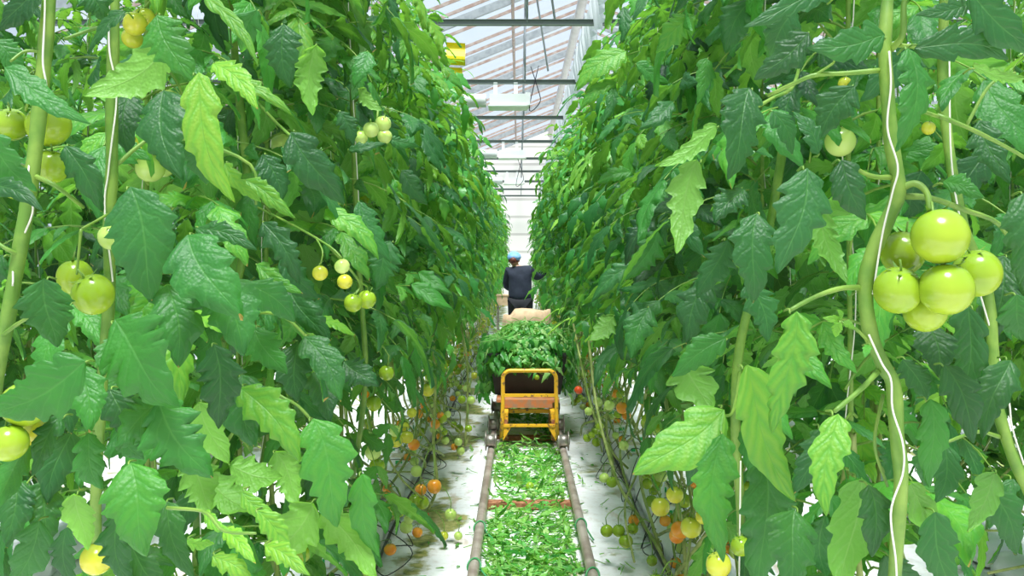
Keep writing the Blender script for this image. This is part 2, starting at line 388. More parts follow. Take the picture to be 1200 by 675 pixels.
for x,y in ((.60,12.3),(.58,13.3),(.66,10.6)):
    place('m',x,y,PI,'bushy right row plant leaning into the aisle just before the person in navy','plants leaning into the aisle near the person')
for sx,s,ya,yb in ((-2.35,'left',1.6,13),(2.4,'right',1.6,13),(-3.75,'left',5,10),(3.8,'right',5,10)):
    y=ya
    while y<yb:
        place('l' if y<6.8 and abs(sx)<3 else 'm',sx+rg.uniform(-.1,.1),y,rg.uniform(0,6.28),'tomato plant of the rows glimpsed through gaps behind the %s row'%s,'tomato plants of the rows behind the %s row'%s,skip=('tomato','fruit_stalk')); y+=.42
    

# ------------------------------------------------------------------ the nearest plants, leaf by leaf
def hero_leaf(parent,x0,y0,x1,y1,Y,w,tone,under=0,dY=0.,tilt=None,nl=None,dep=None,rng=RNG,name='leaf',curl=None):
    a=at(x0,y0,Y); b=at(x1,y1,Y+dY); L=np.linalg.norm(b-a); wid=w/F*Y/L
    if nl is None: nl=int(rng.integers(3,6))
    c=rng.uniform(.25,.9) if curl is None else curl
    V,Fc,uv=leaflet(40,10,wid=wid*1.12,nl=nl,dep=rng.uniform(.28,.5) if dep is None else dep,fold=rng.uniform(.12,.42),curl=c,ripple=rng.uniform(.002,.009),rng=rng,twist=rng.uniform(-.35,.35))
    if under: V=V*np.array([1,1,-1]); V[:,0]*=1
    tx=rng.uniform(-.35,.35) if tilt is None else tilt
    nrm=np.array([tx-(a[0]/np.linalg.norm(a))*.5,-1.,rng.uniform(.1,.55)])
    if under: nrm=-nrm; V=V*np.array([1,1,-1]); V=V*np.array([1,1,1])
    R=frame(b-a,nrm); # chord correction for the bend
    ch=np.array([0,math.sin(c)/c,-(1-math.cos(c))/c]); k=L/np.linalg.norm(ch); al=math.atan2(ch[2],ch[1])
    ca,sa=math.cos(-al),math.sin(-al); Rx=np.array([[1,0,0],[0,ca,-sa],[0,sa,ca]])
    V=(V@Rx.T)*k
    mb=MB(); mb.add(V@R.T+a,Fc,uv,float(tone),0)
    d=(a-b)/L; st=a+np.array([0,.03,-.002]); mb.tube(spline([a-d*.004,a+d*.002+np.array([0,.006,0]),st],6),[.0012,.0014,.0015,.0015,.0016,.0016],6,tone=.5,mat=1)
    o=mb.build(name,[M['leaf'],M['stem']],parent,True); return reg(parent,o)
def hero_stem(parent,pts,r,name='stem',m='stem',n=40,sides=12):
    P=spline([at(*p) for p in pts],n); rr=np.full(n,r) if np.isscalar(r) else np.interp(np.linspace(0,1,n),np.linspace(0,1,len(r)),r)
    rr=rr*(1+.05*np.sin(np.arange(n)*1.3)); mb=MB(); mb.tube(P,rr,sides); return mb.build(name,M[m],parent,True),P
def hero_string(parent,pts,r=.0017,n=50,wob=0.,turns=3):
    P=spline([at(*p) for p in pts],n); t=np.linspace(0,1,n); P[:,0]+=wob*np.cos(t*turns*6.28); P[:,1]+=wob*np.sin(t*turns*6.28)-abs(wob)*.2
    mb=MB(); mb.tube(P,r,6); return mb.build('support_string',M['string'],parent,True)
def fruits(parent,lst,default='green'):
    for q in lst:
        x,y,r,Y=q[:4]; c=q[4] if len(q)>4 else default; p=at(x,y,Y)
        add_tomato(parent,tuple(p),r/F*Y,c,rot=(RNG.uniform(-.5,.2),RNG.uniform(-.4,.4),RNG.uniform(0,6)))
def petiole(parent,pts,r=.003,name='leaf_stalk'):
    return hero_stem(parent,pts,np.array([r,r*.75]),name,n=14,sides=8)[0]
hr=np.random.default_rng(77)
def HL(parent,lst):
    for q in lst:
        x0,y0,x1,y1,Y,w,t=q[:7]; u=q[7] if len(q)>7 else 0
        hero_leaf(parent,x0,y0,x1,y1,Y,w,t,u,dY=hr.uniform(-.05,.03),rng=hr)

LA=empty('tomato_plant',tuple(at(20,306,1.62)*np.array([1,1,0]))); 
tag(LA,'nearest left tomato plant, stem with twine at the far left edge, big pale green fruits','tomato plant')
def rel(root):                       # children are built in world space: move them under the root
    inv=Matrix.Translation(-Vector(root.location))
    for o in kids(root): o.matrix_parent_inverse=inv
hero_stem(LA,[(60,-60,1.62),(56,20,1.62),(50,90,1.62),(42,170,1.62),(32,240,1.62),(22,300,1.62),(8,380,1.62),(-8,470,1.64),(-20,600,1.7),(-15,760,1.8)],[.0115,.0125,.0125,.012,.012])
hero_string(LA,[(50,-30,1.60),(52,60,1.60),(54,100,1.605),(46,140,1.64),(34,215,1.60),(36,250,1.60),(20,300,1.62),(13,335,1.60)],wob=.003)
petiole(LA,[(54,62,1.62),(30,60,1.6),(12,72,1.58)]); petiole(LA,[(38,205,1.62),(65,218,1.6),(98,243,1.66)],.0045); petiole(LA,[(28,300,1.62),(8,292,1.6),(-8,280,1.6)],.004); petiole(LA,[(0,395,1.62),(20,380,1.58),(38,370,1.55)],.004)
petiole(LA,[(50,100,1.63),(34,118,1.66),(30,130,1.68)],.0035)
fruits(LA,[(13,146,20,1.72),(57,147,25,1.70),(60,195,21,1.70),(20,212,22,1.74),(3,190,17,1.7),(29,474,27,1.45,'green'),(10,519,22,1.43),(46,506,18,1.5,'yellow')])
HL(LA,[(2,82,108,142,1.52,40,.45),(-12,158,40,226,1.45,52,.45),(-15,214,48,243,1.45,30,.2),(45,-18,2,38,1.6,48,.15),(-8,48,30,88,1.66,32,.5),
 (55,326,62,408,1.55,66,.42),(100,424,-12,492,1.36,82,.5),(36,520,-15,600,1.5,50,.5),(20,560,10,640,1.6,45,.35),(75,488,34,556,1.5,34,.25),(60,560,50,640,1.62,50,.3),(45,610,20,690,1.5,50,.4),(5,300,-20,350,1.7,40,.3)])
LB=empty('tomato_plant',tuple(at(130,306,1.8)*np.array([1,1,0])))
tag(LB,'second tomato plant from the left edge, straight stem with white twine and broad drooping leaves','tomato plant')
hero_stem(LB,[(134,-60,1.8),(133,40,1.8),(131,120,1.8),(131,200,1.8),(128,262,1.8),(128,350,1.8),(118,470,1.82),(112,600,1.86),(116,740,1.9)],[.0105,.0115,.0115,.011,.011])
hero_string(LB,[(126,-30,1.79),(129,50,1.78),(133,90,1.78),(137,130,1.79),(126,200,1.785),(124,240,1.785),(131,330,1.79)],wob=.002)
petiole(LB,[(134,30,1.8),(110,34,1.78),(75,46,1.76)],.004); petiole(LB,[(128,250,1.8),(118,256,1.76),(96,268,1.7)]); petiole(LB,[(131,270,1.8),(145,292,1.74),(158,300,1.7)],.005); petiole(LB,[(95,268,1.7),(92,300,1.7),(90,322,1.7)])
petiole(LB,[(128,400,1.8),(150,380,1.7),(185,372,1.6),(230,380,1.6)],.004)
petiole(LB,[(128,200,1.8),(190,160,1.85),(290,190,1.9),(300,240,1.9)],.004)
fruits(LB,[(109,345,24,1.68),(88,325,21,1.74),(158,28,14,2.1,'yellow'),(168,22,14,2.15,'yellow'),(190,62,17,2.1,'yellow'),(155,45,12,2.15,'yellow'),(160,165,18,2.2,'yellow'),(176,197,17,2.2,'pale'),(190,192,16,2.25,'pale'),(113,655,19,1.7,'yellow'),(130,278,15,1.75,'pale')])
HL(LB,[(195,48,104,118,1.66,62,.95,1),(186,16,222,96,1.62,62,.6),(226,86,270,236,1.55,54,1.,),(250,74,303,125,1.6,34,.95),(148,15,100,58,1.7,30,.35),(245,-8,300,78,1.6,20,.8),
 (190,106,208,210,1.62,66,.3),(236,162,238,216,1.7,42,.3),(78,170,118,247,1.62,46,.28),(148,220,188,350,1.52,84,.38),(222,274,276,372,1.5,84,.42),(230,266,300,293,1.55,32,.35),
 (150,110,148,180,1.9,44,.15),(100,-14,122,22,1.75,48,.3),(265,190,300,240,1.7,24,.9),
 (130,378,202,474,1.42,104,.55),(94,426,105,504,1.46,52,.5),(190,473,132,522,1.45,56,.5),(186,468,241,562,1.44,80,.45),(100,508,118,574,1.46,44,.5),(150,543,168,648,1.4,80,.6),
 (200,333,208,427,1.55,66,.42),(240,318,288,414,1.56,78,.4),(248,404,262,502,1.66,64,.15),(90,578,95,645,1.5,42,.9,1),(195,588,224,680,1.55,36,.35),(78,618,86,690,1.5,36,.2),(135,600,150,690,1.55,50,.25),
 (140,395,120,440,1.55,36,.5),(145,510,165,540,1.5,30,.4),(60,440,85,505,1.6,42,.2),(130,455,150,520,1.6,50,.15),(80,505,60,590,1.62,50,.2),(235,470,262,545,1.75,50,.85,1),(215,540,250,600,1.8,50,.8,1),(280,440,300,520,1.8,60,.3),
 (150,640,205,700,1.6,40,.25),(240,560,300,600,1.9,50,.7,1)])
LC=empty('tomato_plant',tuple(at(330,306,2.2)*np.array([1,1,0])))
tag(LC,'third tomato plant from the left edge, long bright leaves hanging towards the aisle','tomato plant')
hero_stem(LC,[(268,-80,2.6),(275,60,2.5),(290,250,2.45),(262,400,2.45),(235,560,2.45),(228,700,2.5)],[.010,.011,.010])
hero_string(LC,[(233,480,2.3),(234,560,2.3),(236,690,2.3)])
petiole(LC,[(262,400,2.45),(290,370,2.1),(330,370,2.0),(360,395,2.0)],.004); petiole(LC,[(275,90,2.5),(330,150,2.2),(380,190,2.1),(398,240,2.1)],.004); petiole(LC,[(240,560,2.4),(300,470,2.0),(340,470,1.95),(368,495,1.9)],.004)
petiole(LC,[(275,230,2.5),(340,262,2.15),(385,288,2.02),(401,303,2.0)],.003,'fruit_stalk'); petiole(LC,[(370,278,2.06),(378,295,2.0),(375,312,2.0)],.002,'fruit_stalk'); petiole(LC,[(385,288,2.02),(412,318,2.1),(422,334,2.16),(416,346,2.15)],.003,'fruit_stalk'); petiole(LC,[(420,330,2.16),(430,336,2.2),(430,343,2.2)],.002,'fruit_stalk')
petiole(LC,[(196,595,1.3),(240,600,1.25),(262,622,1.22),(300,625,1.2)],.0026)
fruits(LC,[(414,355,11,2.15),(430,351,11,2.2),(401,312,9,2.0,'pale'),(375,320,9,2.0,'yellow'),(404,330,9,2.05,'yellow')])
HL(LC,[(284,452,353,536,1.75,54,.78),(362,492,398,616,1.75,66,.62),(421,556,441,654,1.8,36,.6),(378,596,442,680,1.8,54,.85,1),(366,588,318,658,1.85,62,.85,1),(300,383,331,441,1.8,48,.5),(358,393,402,468,1.85,44,.4),
 (404,422,441,452,2.2,40,.15),(368,436,386,494,2.1,44,.15),(330,28,338,102,1.95,48,.3),(344,153,397,243,1.9,50,.2),(256,68,337,134,1.65,28,.85),(284,213,346,252,1.8,28,.8),(308,260,356,328,1.8,38,.15),
 (384,243,442,302,2.2,34,.75),(420,236,456,308,2.3,34,.35),(460,283,440,338,2.5,42,.35),(370,52,364,134,2.0,44,.85,1),(290,330,345,378,1.75,46,.4),(300,310,352,345,1.8,26,.7),(330,300,372,352,2.0,40,.2),
 (300,600,345,650,1.35,30,.85),(262,622,300,655,1.3,26,.9),(238,603,272,620,1.3,20,.85),(250,650,295,680,1.28,30,.9),(310,640,362,672,1.3,28,.95),(285,575,325,612,1.4,24,.8),(220,632,250,640,1.3,18,.8),
 (268,545,330,560,2.0,44,.8,1),(320,530,352,590,2.1,50,.85,1),(340,330,380,400,2.1,50,.3),(345,400,352,470,2.1,50,.15),(420,120,470,150,3.0,24,.4),(302,12,280,60,1.9,36,.5),(395,70,452,92,2.6,24,.6),(310,180,330,236,2.1,40,.2)])
# small cluster high on the left wall
LD=empty('tomato_plant',tuple(at(440,306,2.9)*np.array([1,1,0])))
tag(LD,'left tomato plant with four small pale fruits and curled leaves high on the leaf wall','tomato plant')
hero_stem(LD,[(400,-60,3.0),(412,60,2.95),(414,150,2.9),(420,300,2.95),(428,430,3.0),(420,520,3.1),(405,600,3.2)],[.009,.009])
petiole(LD,[(414,120,2.9),(430,112,2.7),(442,122,2.5),(442,140,2.46)],.004,'fruit_stalk'); hero_string(LD,[(406,-40,2.85),(414,120,2.8),(424,300,2.85)])
fruits(LD,[(449,145,9.5,2.45,'pale'),(435,152,9.5,2.4,'pale'),(423,161,8,2.4,'pale'),(451,160,8.5,2.5,'pale')])
HL(LD,[(420,104,448,128,2.35,20,.9,1),(408,175,452,168,2.35,18,.3),(455,160,490,176,2.5,16,.4),(398,130,415,170,2.3,26,.3),(470,200,500,240,2.9,26,.3),(430,60,415,100,2.4,30,.5)])

RA=empty('tomato_plant',tuple(at(1048,306,1.36)*np.array([1,1,0])))
tag(RA,'nearest right tomato plant, thick kinked stem carrying the cluster of six large green tomatoes','tomato plant')
_,PA=hero_stem(RA,[(1046,-60,1.38),(1040,0,1.37),(1037,55,1.36),(1040,110,1.36),(1045,170,1.36),(1053,222,1.36),(1040,258,1.36),(1022,298,1.36),(1014,340,1.36),(1020,390,1.36),(1035,428,1.36),(1047,452,1.36),(1051,510,1.36),(1056,560,1.36),(1052,620,1.37),(1046,720,1.4)],[.0085,.0095,.0105,.0110,.0115,.0105,.0110,.0105,.0100],n=60)
hero_string(RA,[(1042,60,1.345),(1044,100,1.34),(1040,150,1.345),(1052,195,1.34),(1046,225,1.34),(1034,275,1.34),(1023,345,1.345)],r=.0015,wob=0)
hero_string(RA,[(1018,392,1.345),(1033,425,1.34),(1044,445,1.34),(1046,480,1.345),(1058,520,1.34),(1058,555,1.345),(1044,600,1.345),(1050,660,1.345),(1052,720,1.38)],r=.0015)
petiole(RA,[(1053,222,1.36),(1072,215,1.35),(1086,226,1.34),(1090,250,1.33)],.0055,'fruit_stalk'); petiole(RA,[(1055,230,1.36),(1090,232,1.37),(1130,246,1.4),(1170,262,1.44),(1195,300,1.46)],.0048)
petiole(RA,[(1036,82,1.36),(990,86,1.36),(955,88,1.36),(930,98,1.37),(900,112,1.4)],.0038); petiole(RA,[(1010,337,1.36),(985,338,1.34),(955,348,1.32),(925,364,1.3)],.0042)
petiole(RA,[(1045,208,1.36),(1020,206,1.34),(990,190,1.32)],.004); petiole(RA,[(1030,434,1.36),(1010,455,1.33),(978,482,1.3)],.0042); petiole(RA,[(1044,58,1.36),(1058,40,1.33),(1060,0,1.3),(1075,-20,1.3)],.005)
petiole(RA,[(1042,52,1.36),(1075,55,1.33),(1120,60,1.31)],.0035); petiole(RA,[(1018,400,1.36),(1002,385,1.33),(985,378,1.3)],.0025); petiole(RA,[(1035,462,1.4),(1025,520,1.4),(1040,570,1.42)],.003)
petiole(RA,[(1098,135,1.5),(1135,150,1.5),(1175,170,1.52),(1210,190,1.55)],.004); petiole(RA,[(1132,148,1.5),(1160,100,1.5),(1190,85,1.5)],.003); petiole(RA,[(1060,125,1.42),(1080,130,1.46),(1100,137,1.5)],.004)
petiole(RA,[(955,88,1.36),(975,75,1.35),(978,70,1.34)],.002)
fruits(RA,[(1102,277,32.5,1.30),(1109,339,31.5,1.30),(1052,340,28,1.33),(1058,296,26,1.39),(1145,320,28,1.37),(1084,364,26,1.36),(990,98,8,1.9,'yellow'),(1088,150,8,1.9,'yellow')])
HL(RA,[(942,196,921,322,1.30,72,.26),(984,188,1013,257,1.32,46,.22),(966,245,985,332,1.42,50,.6,1),(948,38,886,94,1.32,48,.18),(1038,44,948,58,1.3,52,.4),(978,-4,872,26,1.28,36,.2),
 (1062,56,1062,176,1.27,54,.5),(1072,52,1182,72,1.28,46,.3),(1135,-10,1210,62,1.28,56,.3),(1135,2,1076,22,1.3,28,.3),(1198,226,1202,346,1.36,70,.32),(1104,215,1152,230,1.4,30,.5),(1140,80,1205,88,1.38,24,.9,1),
 (926,364,917,510,1.27,54,.78),(976,484,970,604,1.26,44,.8),(1085,468,1097,572,1.35,44,.55),(1105,428,1146,518,1.42,48,.2),(1068,562,1110,668,1.36,40,.75,1),(1168,553,1133,622,1.45,40,.5,1),
 (935,598,922,690,1.4,72,.4),(1016,568,1030,652,1.42,40,.15),(1095,600,1118,700,1.35,50,.3),(1003,558,988,700,1.5,62,.55,1),(1150,140,1180,215,1.6,40,.25),(1190,345,1198,400,1.35,50,.45),
 (1090,380,1100,440,1.5,50,.15),(960,180,930,130,1.5,30,.25),(1000,100,960,160,1.55,50,.25),(1140,360,1120,470,1.5,55,.2),(1060,420,1085,470,1.5,40,.2),(960,500,940,580,1.5,50,.2),(1040,650,1075,700,1.5,50,.25),
 (1180,420,1150,510,1.5,50,.25),(1150,560,1190,650,1.55,50,.3),(985,378,965,372,1.29,12,.85),(985,378,978,395,1.28,13,.85),(988,378,1003,386,1.28,12,.85),(985,376,982,362,1.3,11,.8),(1020,405,1012,418,1.32,12,.6)])
RB=empty('tomato_plant',tuple(at(1170,306,1.75)*np.array([1,1,0])))
tag(RB,'right tomato plant with a bare green stem bending off the lower right edge','tomato plant')
hero_stem(RB,[(1110,-60,1.85),(1105,100,1.85),(1125,250,1.8),(1155,330,1.78),(1163,400,1.75),(1168,470,1.75),(1185,530,1.75),(1212,590,1.75)],[.010,.011])
hero_string(RB,[(1112,60,1.83),(1120,230,1.78),(1176,440,1.74),(1186,500,1.74),(1200,545,1.74)])
petiole(RB,[(1172,512,1.75),(1145,506,1.7),(1110,518,1.65)],.0038)
HL(RB,[(1150,180,1110,260,1.95,50,.2),(1110,520,1100,590,1.62,40,.3),(1185,560,1160,620,1.6,36,.3),(1080,200,1060,260,1.9,50,.15),(1180,300,1150,400,1.8,60,.2)])
RC=empty('tomato_plant',tuple(at(860,306,2.0)*np.array([1,1,0])))
tag(RC,'right tomato plant with yellow-mottled leaves hanging low over the lower right','tomato plant')
hero_stem(RC,[(925,-60,2.3),(930,60,2.2),(905,250,2.1),(868,400,2.0),(862,500,2.0),(868,600,2.05),(872,740,2.1)],[.010,.010])
hero_string(RC,[(868,540,1.95),(866,690,1.97)])
petiole(RC,[(868,430,2.0),(862,470,1.9),(856,486,1.82),(842,486,1.78)],.0035); petiole(RC,[(940,60,2.1),(930,100,1.8),(905,115,1.7),(880,130,1.65)],.004)
fruits(RC,[(842,662,15,1.9,'yellow'),(868,640,12,1.95,'green')])
HL(RC,[(870,430,929,590,1.5,56,.85),(846,477,748,562,1.66,72,.8),(846,508,838,658,1.62,54,.62),(888,538,896,700,1.55,68,.4),(805,420,830,482,1.9,60,.7,1),(852,398,786,439,1.75,40,.5),(882,104,854,208,1.6,58,.2),
 (822,188,784,294,1.75,44,.85,1),(842,148,768,196,1.75,30,.8,1),(890,250,880,352,1.55,56,.28),(815,18,770,62,2.2,38,.7),(745,75,786,98,2.8,22,.5),(830,68,817,122,2.2,26,.6),(880,330,900,400,1.7,50,.3),(850,280,820,350,1.9,44,.25),
 (905,130,930,180,1.6,34,.3),(900,180,890,180,1.7,20,.3),(900,440,880,500,1.7,44,.15),(820,500,806,570,1.85,34,.15),(930,10,900,70,1.7,46,.3),(830,330,800,400,2.0,50,.2),(880,0,850,60,2.0,46,.35),(870,220,840,260,1.8,40,.2),
 (732,58,674,103,2.9,40,.75),(722,96,676,126,2.9,22,.7),(722,100,704,146,2.9,16,.4),(732,8,728,50,2.8,22,.25),(770,270,735,330,2.6,40,.5),(760,360,740,420,2.6,40,.4),(800,230,770,250,2.4,26,.2),(740,200,700,215,3.,24,.6),(745,310,690,350,2.9,30,.3),(720,370,690,400,3.2,30,.7,1),(790,120,750,150,2.5,30,.35)])
for q in ((745,-10,2.9),): pass
# fruit hung low at the aisle edge (one plant each side carries the ones the photo shows plainly)
def low_plant(label,base,stem_pts,frs):
    r=empty('tomato_plant',tuple(at(*base)*np.array([1,1,0]))); tag(r,label,'tomato plant')
    hero_stem(r,list(stem_pts)+[(stem_pts[-1][0]+4,VY+1.40*F/(stem_pts[-1][2]+.12),stem_pts[-1][2]+.12)],[.008,.0085],m='stem_old'); fruits(r,frs)
    for x,y,rad,Y,*c in frs:
        tx=min(stem_pts,key=lambda p:abs(p[1]-(y-40))+abs(p[2]-Y)*5)
        mb=MB(); a=at(x,y-rad*.8,Y); b=at(*tx); mb.tube(spline([a,a+np.array([0,0,.05]),(a+b)/2+np.array([0,0,.06]),b],9),.0024,5); mb.build('fruit_stalk',M['stem'],r,True)
    return r
L1=low_plant('left tomato plant low down, bare leaning stem with pale fruits by the bottom left leaves',(405,306,3.6),[(392,380,3.9),(398,440,3.7),(400,520,3.6),(392,600,3.6),(410,650,3.7),(425,690,3.8)],
 [(453,437,9,3.0),(438,473,9,3.3),(428,462,5,3.3,'orange'),(437,530,9.5,3.6,'pale'),(442,546,9,3.6,'green'),(463,505,7,4.2,'pale')])
L2=low_plant('left tomato plant with a bare vertical stem and a round orange fruit near the ground',(505,306,5.2),[(508,400,5.4),(510,460,5.3),(508,520,5.2),(512,570,5.2),(500,600,5.3)],
 [(501,457,8,5.1,'yellow'),(509,570,8.5,4.9,'orange'),(493,574,7,5.0,'orange'),(495,589,8,4.9),(486,586,7,4.9),(528,603,7,5.0,'pale'),(520,628,5.5,4.9,'yellow'),(488,552,7,5.2,'pale'),(473,500,7,5.2),(485,521,7,5.2,'orange'),(537,628,5,5.,'pale')])
L3=low_plant('left tomato plant with small pale fruits hanging level with the cart handle',(545,306,7.5),[(540,380,7.8),(547,420,7.6),(548,470,7.5),(545,520,7.4)],
 [(541,468,5,7.4),(552,469,5,7.4,'pale'),(549,502,4.5,7.,'green'),(556,440,4,7.8,'yellow'),(546,455,4,7.6,'pale')])
R1=low_plant('right tomato plant with a pale leaning stem and twin round green fruits over white sheeting',(735,306,4.6),[(690,400,5.6),(700,480,5.3),(722,560,4.9),(745,600,4.7),(770,640,4.4),(790,680,4.2)],
 [(711,622,7.5,4.6),(725,622,7.5,4.55),(717,565,6.5,4.9),(708,560,6,4.95,'pale'),(764,657,6.5,4.4),(714,475,6.5,5.2,'pale'),(743,610,7,4.7,'orange'),(731,522,6,5.0,'pale')])
R2=low_plant('right tomato plant with two large orange fruits hanging near the ground',(790,306,3.7),[(770,420,4.2),(785,500,3.9),(787,560,3.8),(800,620,3.8),(805,690,3.8)],
 [(774,594,11,3.7,'yellow'),(797,621,11,3.6,'orange'),(793,628,9,3.68,'orange'),(761,493,9.5,4.,'green'),(775,502,8,4.,'green'),(815,567,6,3.9,'orange')])
R3=low_plant('right tomato plant beside the cart with small red and orange fruits',(690,306,6.4),[(672,380,7.4),(680,420,6.8),(694,480,6.4),(715,530,6.0)],
 [(678,457,5,6.6,'red'),(714,446,6.5,5.9,'orange'),(729,478,7,5.6,'orange'),(690,482,5,6.4,'pale'),(700,470,5,6.3,'pale'),(703,500,5,6.2,'green'),(727,462,5,6.2,'green')])
for r in (LA,LB,LC,LD,RA,RB,RC,L1,L2,L3,R1,R2,R3): rel(r)
for L in (NEAR,LOW,MID,FAR):
    for p in L:
        def kill(o):
            for c in CH_OF.get(o.name,[]): kill(c)
            bpy.data.objects.remove(o)
        kill(p)

# ------------------------------------------------------------------ ground
def ground_mat():
    m,nt=mat('white_sheeting'); L=nt.links; tc=N(nt,'ShaderNodeTexCoord'); ob=tc.outputs['Object']
    mp=N(nt,'ShaderNodeMapping'); mp.inputs['Scale'].default_value=(1,.25,1); L.new(ob,mp.inputs[0])
    a=N(nt,'ShaderNodeTexNoise'); a.inputs['Scale'].default_value=1.7; a.inputs['Detail'].default_value=6; a.inputs['Roughness'].default_value=.62; L.new(ob,a.inputs[0])
    b=N(nt,'ShaderNodeTexNoise'); b.inputs['Scale'].default_value=14; b.inputs['Detail'].default_value=6; b.inputs['Roughness'].default_value=.7; L.new(ob,b.inputs[0])
    c=N(nt,'ShaderNodeTexNoise'); c.inputs['Scale'].default_value=9; c.inputs['Detail'].default_value=5; L.new(mp.outputs[0],c.inputs[0])
    col=ramp(nt,b.outputs[0],[(.3,(.66,.61,.57)),(.48,(.84,.83,.83)),(.75,(.90,.90,.92))])
    sp=N(nt,'ShaderNodeSeparateXYZ'); L.new(ob,sp.inputs[0])
    near=math_(nt,'SUBTRACT',1.,math_(nt,'MULTIPLY',math_(nt,'ABSOLUTE',math_(nt,'ADD',sp.outputs[0],.50)),4.5),True)  # algae lies along the left drip line
    al=math_(nt,'ADD',a.outputs[0],math_(nt,'MULTIPLY',near,.16)); al2=math_(nt,'ADD',al,math_(nt,'MULTIPLY',math_(nt,'SUBTRACT',b.outputs[0],.5),.25))
    f=ramp(nt,al2,[(.57,(0,0,0)),(.64,(1,1,1))]); 
    alg=ramp(nt,b.outputs[0],[(.35,(.05,.07,.03)),(.5,(.22,.24,.05)),(.65,(.42,.36,.16))])
    col=mixc(nt,f,col,alg)
    brown=ramp(nt,c.outputs[0],[(.60,(0,0,0)),(.70,(.75,.75,.75))]); col=mixc(nt,brown,col,(.52,.40,.30))
    bs=N(nt,'ShaderNodeBsdfPrincipled'); bs.inputs['Roughness'].default_value=.5; L.new(col,bs.inputs['Base Color'])
    bp=N(nt,'ShaderNodeBump'); bp.inputs['Strength'].default_value=.5; bp.inputs['Distance'].default_value=.02; L.new(c.outputs[0],bp.inputs['Height']); L.new(bp.outputs[0],bs.inputs['Normal'])
    o=N(nt,'ShaderNodeOutputMaterial'); L.new(bs.outputs[0],o.inputs[0]); return m
mb=MB(); nx,ny=60,160; xs=np.linspace(-5,7.3,nx); ys=np.linspace(-2,34,ny); X,Y=np.meshgrid(xs,ys)
Z=.006*np.sin(X*9+Y*1.3)*np.sin(Y*5.1)-.008
i=(np.arange(ny-1)[:,None]*nx+np.arange(nx-1)).ravel()
mb.add(np.stack([X,Y,Z],-1).reshape(-1,3),np.stack([i,i+1,i+nx+1,i+nx],1)); g=mb.build('floor',ground_mat(),smooth=True); g['kind']='structure'

M['rail']=simple('worn_pipe',(.52,.44,.38),.38,.35,c2=(.33,.25,.21),scale=9,bump=.1)
M['rust']=simple('rusty_iron',(.25,.08,.04),.8,.1,c2=(.42,.20,.10),scale=30,bump=.3)
tr=empty('rail_track',(.06,4,0)); tag(tr,'pair of worn grey pipe rails running down the middle of the aisle','rails')
for x in (-.212,.339):
    mb=MB(); mb.tube([(x-.06,y-4,.055) for y in np.linspace(1.5,32,40)],.0265,16); mb.build('rail',M['rail'],tr,True)
for k,y in enumerate(np.arange(3.62,32,2.15)):
    y=y-.0; mb=MB(); mb.box((.005,y+.0-4+ (-.05),.018),(.60,.09,.036)); mb.build('sleeper',M['rust'],tr)
# cut leaves between the rails
def litter(name,n,fx,fy,fz,size,seed,label,cat):
    r=np.random.default_rng(seed); mb=MB()
    for k in range(n):
        p=np.array([fx(r),fy(r),0.]); p[2]=fz(p,r)
        if p[2] is None or p[2]<-1: continue
        B=BANKM if p[1]<9 else BANKL; V,Fc,uv=B[r.integers(len(B))]; az=r.uniform(0,6.28); d=np.array([math.cos(az),math.sin(az),r.normal(0,.35)])
        nr=np.array([r.normal(0,.45),r.normal(0,.45),r.choice([1,1,-1])]); s=size*r.uniform(.5,1.2); V=V*np.array([r.uniform(.35,1),1,1.4])
        Q=V@frame(d,nr).T*s+p; Q[:,2]=np.maximum(Q[:,2],p[2]-.01 if p[2]<.12 else -9)
        mb.add(Q,Fc,uv,float(np.clip(r.normal(.6,.28),0,1)))
        if r.random()<.16: q=p+np.array([0,0,.015]); e=q+np.array([math.cos(az+.5),math.sin(az+.5),r.normal(0,.08)])*.14; mb.tube([q,(q+e)/2+r.normal(0,.012,3),e],.0024,5,tone=.8,cap=False)
    o=mb.build(name,M['cut'],smooth=True); return tag(o,label,cat,kind='stuff')
def lz(p,r):
    c=math.sin(p[1]*2.1)*math.sin(p[1]*.9+1)+math.sin(p[0]*9+p[1]*3)*.6
    ed=abs(p[0]-.065)
    if c+r.normal(0,.4)<-.40: return -5
    return .008+max(0,.075*(1-ed/.26))*r.uniform(0,1)*(1.2 if p[1]>5.6 else 1.)
litter('cut_leaves',4200,lambda r:.065+r.uniform(-.235,.235),lambda r:3.6+13*r.random()**1.6,lz,.098,4,'layer of cut green tomato leaves strewn between the pipe rails','leaves')
def lz2(p,r): return .006
litter('scattered_leaf_scraps',120,lambda r:r.choice([-1,1])*r.uniform(.3,.55)+.06,lambda r:4+9*r.random(),lz2,.05,9,'few torn leaf scraps lying on the white sheeting beside the rails','leaves')
for (px,py,r,c,lab) in ((528,0,0,'',''),):
    pass
for (px,py,rad,Z,c,lab) in ((621,570,5,.06,'green','round pale green fallen tomato on the cut leaves, nearer the left rail'),(631,575,4,.05,'pale','smaller fallen tomato on the cut leaves, nearer the right rail'),(499,604,4,.02,'red','small red fallen tomato on the algae-stained sheeting at left')):
    Y=(CH-Z)*F/(py-VY); o=add_tomato(None,tuple(at(px,py,Y)),rad/F*Y,c,rot=(1.2,.3,0),name='fallen_tomato'); tag(o,lab,'tomato')
